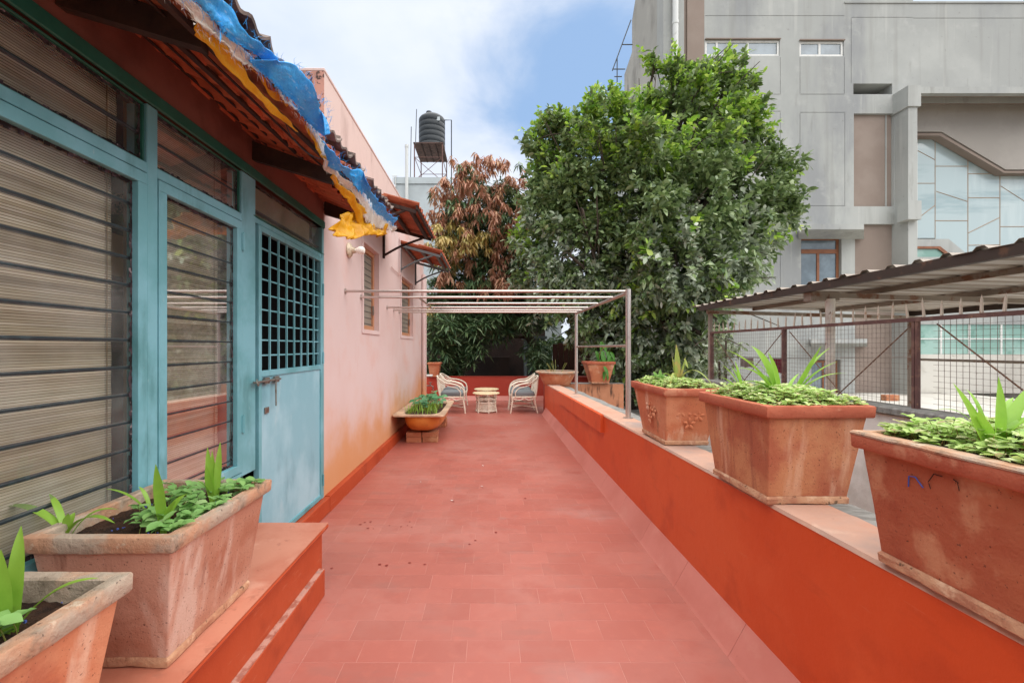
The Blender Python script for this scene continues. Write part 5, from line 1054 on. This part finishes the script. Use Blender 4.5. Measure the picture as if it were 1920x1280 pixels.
dark = [(880, 370, 45, 2), (935, 385, 45, 2), (860, 430, 45, 2), (920, 450, 55, 2), (960, 460, 40, 2), (860, 500, 50, 2), (920, 510, 55, 2), (975, 520, 42, 2), (830, 560, 45, 2), (890, 575, 55, 2), (955, 580, 50, 2), (820, 620, 36, 2), (860, 625, 40, 2), (905, 620, 34, 2), (940, 615, 26, 2), (825, 670, 32, 2), (865, 668, 30, 2), (845, 690, 24, 2), (895, 655, 20, 2), (815, 695, 20, 2), (1000, 560, 30, 2), (1020, 600, 26, 2), (1000, 660, 20, 2), (1015, 680, 22, 2), (985, 610, 16, 2)]
B_, D_, N_, Ln, Wd, Mi, Dr = [], [], [], [], [], [], []
for (px, py, pr2, kd) in dark+rust:
    Y = (14.3 if kd == 2 else 13.5)+rng.normal()*.25; Y = Y-(.8 if py > 600 else 0); r = pr2*Y/820; c = np.array([xat(px, Y), Y, zat(py, Y)])
    nw_ = max(5, int((56 if kd == 2 else 27)*(r/.6)**2)); tips, v = blob_pts(c, r, nw_, .3)
    for tpt in tips:
        if tpt[1] < 12.6: continue
        k = rng.integers(12, 18); a = rng.random(k)*6.283
        el = rng.normal(size=k)*.35+(.1 if kd == 2 else -.15)
        d = np.stack([np.cos(a)*np.cos(el), np.sin(a)*np.cos(el), np.sin(el)], 1)
        B_.append(np.repeat(tpt[None], k, 0)+rng.normal(size=(k, 3))*.025+np.array([0, 0, 1])*rng.random((k, 1))*.10); D_.append(d)
        N_.append(unit(rng.normal(size=(k, 3))*.2+np.array([0, 0, 1.])));
        if kd == 2: ln = .25+.10*rng.random(k); dr = .5+.9*rng.random(k)
        else: ln = .15+.06*rng.random(k); dr = 1.7+1.0*rng.random(k)
        Ln.append(ln); Wd.append(ln*(.17 if kd == 2 else .32)); Dr.append(dr)
        q = rng.random()
        Mi.append(np.full(k, {0: 1 if q < .9 else 0, 1: 2 if q < .75 else 1, 2: 0, 3: 1 if q < .5 else 0}[kd]))
mc = leaf_cloud('crown', cat(B_), cat(D_), cat(N_), cat(Ln), cat(Wd), .12, [M['leaf_mango'], M['leaf_rust'], M['leaf_gold']], cat(Mi), mt, cat(Dr), .05); mc['kind'] = 'stuff'
limb_tree(mt, (1.7, 14.0, -3.2), [(1.75, 14.0, 0), (1.5, 14.0, 1.2), (1.0, 14.1, 2.4), (.3, 14.3, 4.0), (-.2, 14.3, 5.2)], M['bark'], .17, [(xat(a, 14.3), 14.3, zat(b, 14.3)) for a, b, _, c in dark[:16:2]])
# --- things in the shade behind the end parapet
tag(MB().box(-6, .72, 16.2, 16.5, -3.2, 1.1).box(-6, 2.2, 17.5, 17.8, -3.2, 3.4).build('compound_wall', M['shade_brown'], org=(-2, 16.3, -3.2)), 'brown wall below the mango tree, coloured dark for the deep shade', 'wall')
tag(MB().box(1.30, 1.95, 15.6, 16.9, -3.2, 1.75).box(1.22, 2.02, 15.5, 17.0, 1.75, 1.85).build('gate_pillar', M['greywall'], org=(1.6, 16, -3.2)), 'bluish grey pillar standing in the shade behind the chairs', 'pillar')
wf = thing('plank_fence', 'dark red-brown plank fence seen between the bowl planter and the steel post', 'fence', (2.3, 13.6, -3.2))
for k in range(9): MB().box(1.95+k*.17, 2.11+k*.17, 13.6, 13.63, -3.2, 1.55+.03*(k % 2), bev=.006).build('plank', mat('dark_plank', hx('#4a2a20'), [(hx('#35201a'), 5, .42, .62, .8, (1, 1, .2))], rough=.85), wf)
tag(MB().box(1.6, 3.1, 19.0, 21, -3.2, 2.95).box(1.5, 3.2, 18.9, 21.1, 2.95, 3.15).build('distant_outbuilding', M['paleblue'], org=(2.3, 20, -3.2)), 'sliver of a pale outbuilding glimpsed between the two trees', 'building')
# low shrubs in the shade that close the view under the crowns
def shrub(lab, blobs, mats, ln_, n_, nm='shrub'):
    t = thing(nm, lab, 'shrub', (blobs[0][0], blobs[0][1], -3.2)); B_, D_, N_, Ln, Wd, Dr = [], [], [], [], [], []
    for (x, y, z, r) in blobs:
        tips, v = blob_pts((x, y, z), r, int(n_*(r/.6)**2), .4)
        for tpt, vv in zip(tips, v):
            k = 10; B_.append(np.repeat(tpt[None], k, 0)+rng.normal(size=(k, 3))*.05); D_.append(rng.normal(size=(k, 3))+vv); N_.append(unit(rng.normal(size=(k, 3))*.4+np.array([0, 0, 1.])))
            s = ln_*(.7+.6*rng.random(k)); Ln.append(s); Wd.append(s*.5); Dr.append(rng.random(k))
    b = cat(B_); o = leaf_cloud('foliage', b, cat(D_), cat(N_), cat(Ln), cat(Wd), .1, mats, rng.integers(0, len(mats), len(b)), t, cat(Dr), .05); o['kind'] = 'stuff'
    st_ = MB(); 
    for (x, y, z, r) in blobs: st_.tube([(blobs[0][0], blobs[0][1], -3.2), (x, y, z)], [.05, .015], 6)
    st_.build('stems', M['bark'], t); return t
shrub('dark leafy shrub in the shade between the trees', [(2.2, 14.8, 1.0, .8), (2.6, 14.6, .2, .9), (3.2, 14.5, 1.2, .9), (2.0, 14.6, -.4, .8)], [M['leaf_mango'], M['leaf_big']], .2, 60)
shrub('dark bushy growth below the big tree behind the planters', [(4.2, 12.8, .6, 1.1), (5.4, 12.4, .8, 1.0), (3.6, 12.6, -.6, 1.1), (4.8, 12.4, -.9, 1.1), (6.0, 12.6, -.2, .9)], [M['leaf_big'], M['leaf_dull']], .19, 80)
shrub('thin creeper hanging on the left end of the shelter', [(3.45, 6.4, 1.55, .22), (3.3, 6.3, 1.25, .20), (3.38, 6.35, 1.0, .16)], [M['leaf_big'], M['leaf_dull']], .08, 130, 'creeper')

# ------------------------------------------------------------ strap-leaved lilies and seedlings in the planters
def strap(base, tip, w, sag, m, parent, bend=None, pw_=.55):
    base, tip = Vector(base), Vector(tip); up = Vector((0, 0, 1)); n = 12
    ctl = base.lerp(tip, .38)+up*(sag*1.7+.03*(tip-base).length)+(bend or Vector((0, 0, 0)))
    side = (tip-base).cross(up); side = side.normalized() if side.length > 1e-4 else Vector((1, 0, 0))
    if abs((tip-base).normalized().z) > .86: side = Vector((1, .25, 0)).normalized()
    vs = []; mb = MB()
    for i in range(n+1):
        t = i/n; p = base*(1-t)**2+ctl*2*t*(1-t)+tip*t*t; d = ((ctl-base)*(1-t)+(tip-ctl)*t).normalized()
        ww = w*.5*(.55+.45*min(1, t*2.5))*(1-max(0, (t-pw_)/(1-pw_))**1.8)+.0006; u = side.cross(d).normalized()
        vs += [p+side*ww+u*ww*.30, p, p-side*ww+u*ww*.30]
    fs = [(3*i+a, 3*i+a+1, 3*i+a+4, 3*i+a+3) for i in range(n) for a in (0, 1)]
    o = mb.add(vs, fs).build('leaf', m, parent, smooth=2, fix=False); return o
def lily(label, bpx, bpy, Y, zb, leaves, m='lily', group=None, wk=1.25):
    X = xat(bpx, Y); t = thing('lily_plant', label, 'plant', (X, Y, zb), group)
    for (tx_, ty_, dY, w, sag) in leaves:
        a = random.uniform(0, 6.28); b = (X+.008*math.cos(a), Y+.008*math.sin(a), zb-.01)
        strap(b, (xat(tx_, Y+dY), Y+dY, zat(ty_, Y+dY)), w*wk, sag*1.3, M[m], t)
    return t
Yb = 1.42
lily('left lily in the long planter by the door, leaves arching over the rim', 128, 1000, Yb+.03, .835, [(-6, 950, -.02, .026, .035), (28, 955, .08, .018, .03), (92, 925, .05, .016, .02), (215, 980, -.05, .018, .035), (222, 955, .08, .017, .03), (140, 960, .02, .020, .01), (128, 962, -.02, .018, .01), (118, 966, .03, .015, .01)])
lily('middle lily in the long planter with one broad upright leaf', 305, 965, 1.47, .835, [(292, 870, -.02, .026, .01), (352, 925, .03, .016, .03), (330, 938, -.04, .016, .02), (322, 950, .05, .014, .01)])
lily('back lily in the long planter with an upright pair of leaves before the door', 402, 912, 1.75, .84, [(389, 838, 0, .022, .005), (413, 828, .02, .020, .005), (398, 845, .03, .020, .0), (365, 900, -.04, .016, .02), (440, 915, .02, .014, .02), (386, 870, -.03, .02, .0)])
lily('low lily arching left in the long planter beside the window', 280, 930, 1.62, .835, [(198, 916, -.05, .017, .02), (260, 912, .03, .012, .02), (320, 905, .03, .012, .01)])
lily('broad-leaved lily in the nearest corner planter', 18, 1140, .98, .81, [(2, 1030, -.02, .034, .0), (40, 985, .04, .024, .02), (-20, 985, .05, .022, .0), (36, 1070, .05, .016, .01), (185, 1083, .06, .018, .03), (-60, 1090, 0, .024, .02)])
lily('big strap-leaved lily fanning out of the middle parapet planter', 1465, 752, 2.08, 1.19, [(1360, 655, .05, .028, .04), (1408, 648, .02, .034, .05), (1432, 672, .05, .022, .03), (1396, 715, -.04, .022, .03), (1400, 745, -.03, .030, .01), (1478, 725, .03, .018, .01), (1440, 660, -.03, .022, .03), (1378, 690, -.03, .020, .05), (1425, 700, .06, .018, .03), (1450, 690, .04, .016, .02), (1372, 722, -.06, .013, .05), (1400, 676, .08, .014, .05), (1498, 700, .06, .013, .02), (1420, 735, -.05, .014, .03)])
lily('second lily right of the big one in the middle parapet planter', 1485, 752, 2.16, 1.19, [(1540, 648, -.02, .026, .01), (1570, 678, -.03, .018, .03), (1520, 700, .04, .018, .02), (1556, 652, .03, .018, .03), (1588, 700, .0, .016, .04)])
lily('small lily left of the big one in the middle parapet planter', 1395, 735, 2.28, 1.19, [(1352, 682, .02, .016, .02), (1372, 688, .03, .015, .02), (1350, 706, -.02, .013, .02), (1378, 676, .02, .014, .01)])
lily('broad bright lily in the nearest parapet planter', 1860, 812, 1.12, 1.175, [(1787, 718, .04, .024, .01), (1806, 748, -.02, .028, .0), (1872, 706, .0, .034, .0), (1932, 722, .03, .024, .01), (1835, 770, -.03, .026, .0), (1945, 778, -.02, .024, .02), (1960, 800, .02, .022, .02), (1745, 772, .08, .007, .05), (1760, 790, .05, .006, .04), (1900, 745, .06, .014, .03), (1812, 730, .06, .013, .03)])
wl_ = thing('wilting_plant', 'wilting lily with folded drooping leaves in the flower-embossed planter', 'plant', (xat(1270, 3.3), 3.3, 1.15))
Yw = 3.3
for (b, tip, w, sg) in (((1270, 722), (1268, 645), .05, .0), ((1270, 722), (1260, 668), .02, .0), ((1272, 722), (1286, 668), .018, .0), ((1270, 720), (1228, 738), .016, .12), ((1272, 720), (1312, 735), .016, .14), ((1270, 720), (1300, 700), .02, .05), ((1268, 720), (1240, 700), .03, .03), ((1284, 672), (1290, 690), .02, .0)):
    strap((xat(b[0], Yw), Yw, zat(b[1], Yw)), (xat(tip[0], Yw-.03), Yw-(.28 if tip[1] > 730 else .03), zat(tip[1], Yw-(.28 if tip[1] > 730 else .03))), w, sg, M['wilt'], wl_)
for (b, tip) in (((1234, 715), (1225, 696)), ((1236, 715), (1238, 692)), ((1238, 715), (1250, 698)), ((1237, 714), (1228, 706)), ((1239, 714), (1248, 706)), ((1232, 712), (1222, 704))):
    strap((xat(b[0], 3.45), 3.45, zat(b[1], 3.45)), (xat(tip[0], 3.4), 3.4, zat(tip[1], 3.4)), .03, .01, M['seed'], wl_)
cpn = thing('leafy_plant', 'plant with glossy hanging leaves in the square pot on the cross wall', 'plant', (2.4, 9.6, 1.1))
for k in range(26):
    px, py = random.uniform(1118, 1146), random.uniform(640, 690); Y = 9.42+random.uniform(-.05, .3)
    strap((xat(px, Y), Y, zat(py, Y)), (xat(px+random.uniform(-5, 8), Y), Y-.05, zat(py+random.uniform(12, 26), Y)), .085, .03, M['lily_dark'], cpn)
MB().tube(spl([(2.4, 9.65, 1.05), (2.42, 9.6, 1.35), (2.5, 9.5, 1.45)], 4), .01).build('stem', M['stem'], cpn)
bwp = thing('dry_twigs', 'bare reddish twigs rising from the bowl planter', 'plant', (1.42, 9.32, .9))
for k in range(9):
    a = random.uniform(0, 6.28); MB().tube(spl([(1.42+.1*math.cos(a), 9.32+.1*math.sin(a), .86), (1.42+.14*math.cos(a), 9.32+.14*math.sin(a), .98), (1.42+.22*math.cos(a), 9.32+.2*math.sin(a), 1.08+random.uniform(0, .12))], 3), .004, 5).build('twig', M['stem'], bwp)

# seedlings: stem and small oval leaves
def oval_leaf(mb, c, d, up, ln, w, mi=0, n=4):
    d = d.normalized(); s = d.cross(up).normalized(); u = s.cross(d); vs = [c]; 
    for t, q in ((.22, .72), (.5, 1), (.78, .75)): vs += [c+d*ln*t+s*w*.5*q+u*w*.12, c+d*ln*t-u*ln*.02, c+d*ln*t-s*w*.5*q+u*w*.12]
    vs.append(c+d*ln-u*ln*.08); i = len(vs)-1
    mb.add(vs, [(0, 1, 2), (0, 2, 3), (1, 4, 5, 2), (2, 5, 6, 3), (4, 7, 8, 5), (5, 8, 9, 6), (7, i, 8), (8, i, 9)], mi)
def seedling_mb(h, ln, k, lean=.2, rs=0, mb=None, base=Vector((0, 0, 0))):
    r_ = random.Random(rs); mb = mb or MB(); a0 = r_.uniform(0, 6.28); top = base+Vector((lean*h*math.cos(a0), lean*h*math.sin(a0), h))
    mb.tube([base-Vector((0, 0, .01)), base.lerp(top, .5)+Vector((.1*h*r_.uniform(-1, 1), 0, 0)), top], [.0014, .0012, .0009], 4, mi=1, cap=False)
    for i in range(k):
        a = a0+2*math.pi*i/k+r_.uniform(-.4, .4); el = r_.uniform(-.15, .45); c = base.lerp(top, 1 if i < 3 else r_.uniform(.45, .8))
        oval_leaf(mb, c, Vector((math.cos(a), math.sin(a), el)), Vector((r_.uniform(-.3, .3), r_.uniform(-.3, .3), 1)), ln*r_.uniform(.75, 1.2), ln*r_.uniform(.6, .8))
    return mb
def to_mesh(mb, mats, nm='seedling'):
    o = mb.build(nm, mats, fix=False, smooth=2); me = o.data; bpy.data.objects.remove(o); return me
SD = [to_mesh(seedling_mb(random.uniform(.025, .06), .036, k, .4, i), [M['seed'], M['stem']]) for i, k in enumerate((3, 4, 5, 6, 4, 5))]
def sow(x0, x1, y0, y1, z, n, label, group, sc=(.8, 1.3), cond=lambda x, y: True):
    c = 0
    while c < n:
        x, y = random.uniform(x0, x1), random.uniform(y0, y1)
        if not cond(x, y): continue
        o = inst(random.choice(SD), 'seedling', None, (x, y, z), (random.uniform(-.2, .2), random.uniform(-.2, .2), random.uniform(0, 6.28))); s = random.uniform(*sc); o.scale = (s, s, s)
        tag(o, label, 'seedling', group); c += 1
cl = lambda x, y: noise.noise(Vector((x*7, y*7, 2.2))) > -.05
sow(-1.38, -1.0, 1.38, 1.88, .828, 62, 'small round-leaved seedling among others in the long planter by the door', 'seedlings in the long planter by the door', cond=lambda x, y: cl(x, y) or y > 1.75)
sow(-1.06, -1.0, 1.38, 1.85, .828, 16, 'small round-leaved seedling among others in the long planter by the door', 'seedlings in the long planter by the door')
sow(-1.34, -.98, .72, 1.10, .812, 26, 'small round-leaved seedling among others in the nearest corner planter', 'seedlings in the nearest corner planter')
def carpet(nm, label, x0, x1, y0, y1, z, n, hh, ln, mats, bulge=.02):
    mb = MB()
    for i in range(n):
        x, y = random.uniform(x0, x1), random.uniform(y0, y1); e = min(x-x0, x1-x, y-y0, y1-y)/.08; e = min(1, e)
        seedling_mb(random.uniform(*hh)*(.55+.45*e)+bulge*e*.5, ln, random.choice((3, 4, 5)), .35, i+n, mb, Vector((x, y, z+bulge*e*.4)))
    o = mb.build(nm, mats, org=((x0+x1)/2, (y0+y1)/2, z), fix=False, smooth=2); return tag(o, label, 'seedlings', kind='stuff')
carpet('seedling_carpet', 'dense yellow-green carpet of clover-like seedlings filling the nearest parapet planter', 1.19, 1.60, .64, 1.365, 1.172, 900, (.012, .055), .027, [M['seed_yel'], M['stem']])
carpet('seedling_carpet', 'light green carpet of seedlings around the lilies in the middle parapet planter', 1.18, 1.57, 1.84, 2.37, 1.188, 620, (.012, .065), .026, [M['seed_yel'], M['stem']])
carpet('seedling_carpet', 'low green seedlings around the wilting plant in the flower-embossed planter', 1.22, 1.57, 3.0, 3.63, 1.152, 440, (.012, .055), .025, [M['seed_yel'], M['stem']])
# plants in the bathtub
tbp = thing('leafy_plant', 'round-leaved green plant growing in the orange bathtub', 'plant', (-1.0, 7.5, .44))
mb = MB()
for i in range(46):
    x, y = random.uniform(-1.25, -.85), random.uniform(7.0, 8.1); h = random.uniform(.05, .20); top = Vector((x+random.uniform(-.05, .05), y, .43+h)); mb.tube([(x, y, .42), top], .004, 5, mi=1); a = random.uniform(0, 6.28)
    oval_leaf(mb, top, Vector((math.cos(a), math.sin(a), random.uniform(-.3, .3))), Vector((0, random.uniform(-.8, 0), 1)), random.uniform(.10, .16), random.uniform(.10, .15))
mb.build('foliage', [mat('jade_leaf', hx('#4f8a5a'), irand=GR('#4d8757', '#69a572', '#3f7348', '#7fb27f'), rough=.5, trans=.25), M['stem']], tbp, fix=False, smooth=2)
gp_ = thing('grass_clump', 'grassy weeds at the near end of the bathtub', 'plant', (-1.05, 6.8, .44))
mb = MB()
for i in range(150):
    x, y = random.uniform(-1.30, -.82), random.uniform(6.62, 7.5); a = random.uniform(0, 6.28); l_ = random.uniform(.06, .16); b = Vector((x, y, .425)); t_ = b+Vector((math.cos(a)*l_*.5, math.sin(a)*l_*.5, l_)); s = Vector((-math.sin(a), math.cos(a), 0))*.004
    m_ = b.lerp(t_, .55)+Vector((0, 0, .02)); mb.add([b-s, b+s, m_+s, m_-s, t_], [(0, 1, 2, 3), (3, 2, 4)])
tag(mb.build('blades', M['lily'], gp_, fix=False), kind='stuff')
# blue grit on the soil and loose crumbs on the ledge; leaf bits and dark drips on the floor
mb = MB()
for i in range(70):
    x, y = (random.uniform(-1.36, -1.0), random.uniform(1.40, 1.88)) if i < 50 else (random.uniform(-1.3, -1.0), random.uniform(.8, 1.08)); z = .838 if i < 50 else .824; s = random.uniform(.001, .0028); mb.box(x-s, x+s, y-s, y+s, z-s, z+s*1.4)
tag(mb.build('fertiliser_grains', M['grit'], org=(-1.2, 1.4, .83), fix=False), 'tiny blue fertiliser grains scattered on the planter soil', 'grains', kind='stuff')
mb = MB()
for (px, py) in ((676, 983), (690, 990), (700, 991), (730, 985), (768, 978), (764, 985), (772, 988), (712, 1058), (725, 1060), (768, 1055), (796, 1058), (880, 1020), (891, 1013), (930, 998), (622, 1065), (850, 940), (905, 914), (876, 923), (985, 934), (695, 978), (752, 987), (684, 979)):
    Y = 820*EYE/(py-651); X = xat(px, Y); n = 8; r_ = random.uniform(.006, .013); mb.add([(X+r_*math.cos(6.283*k/n)*random.uniform(.7, 1.2), Y+r_*math.sin(6.283*k/n)*random.uniform(.7, 1.2), .0024) for k in range(n)], [tuple(range(n))])
tag(mb.build('paint_spots', M['dropstain'], org=(-.5, 3, .002), fix=False), 'dark red drips spotted on the tiled floor', 'spots', kind='stuff')
def chip(px, py, m, s, lab, nm):
    Y = 820*EYE/(py-651); X = xat(px, Y); mb = MB(); d = Vector((random.uniform(-1, 1), random.uniform(-1, 1), .15)); oval_leaf(mb, Vector((X, Y, .004)), d, Vector((0, 0, 1)), s, s*.4); o = mb.build(nm, m, org=(X, Y, .003), fix=False); return tag(o, lab, 'litter', 'dry leaf bits on the terrace floor')
for (px, py) in ((790, 903), (850, 939), (907, 874), (906, 912), (943, 797), (967, 797), (995, 796), (1092, 838)): chip(px, py, M['whitepaint'] if px < 1000 else M['wilt'], .03, 'tiny dry leaf bit lying on the red floor', 'leaf_bit')
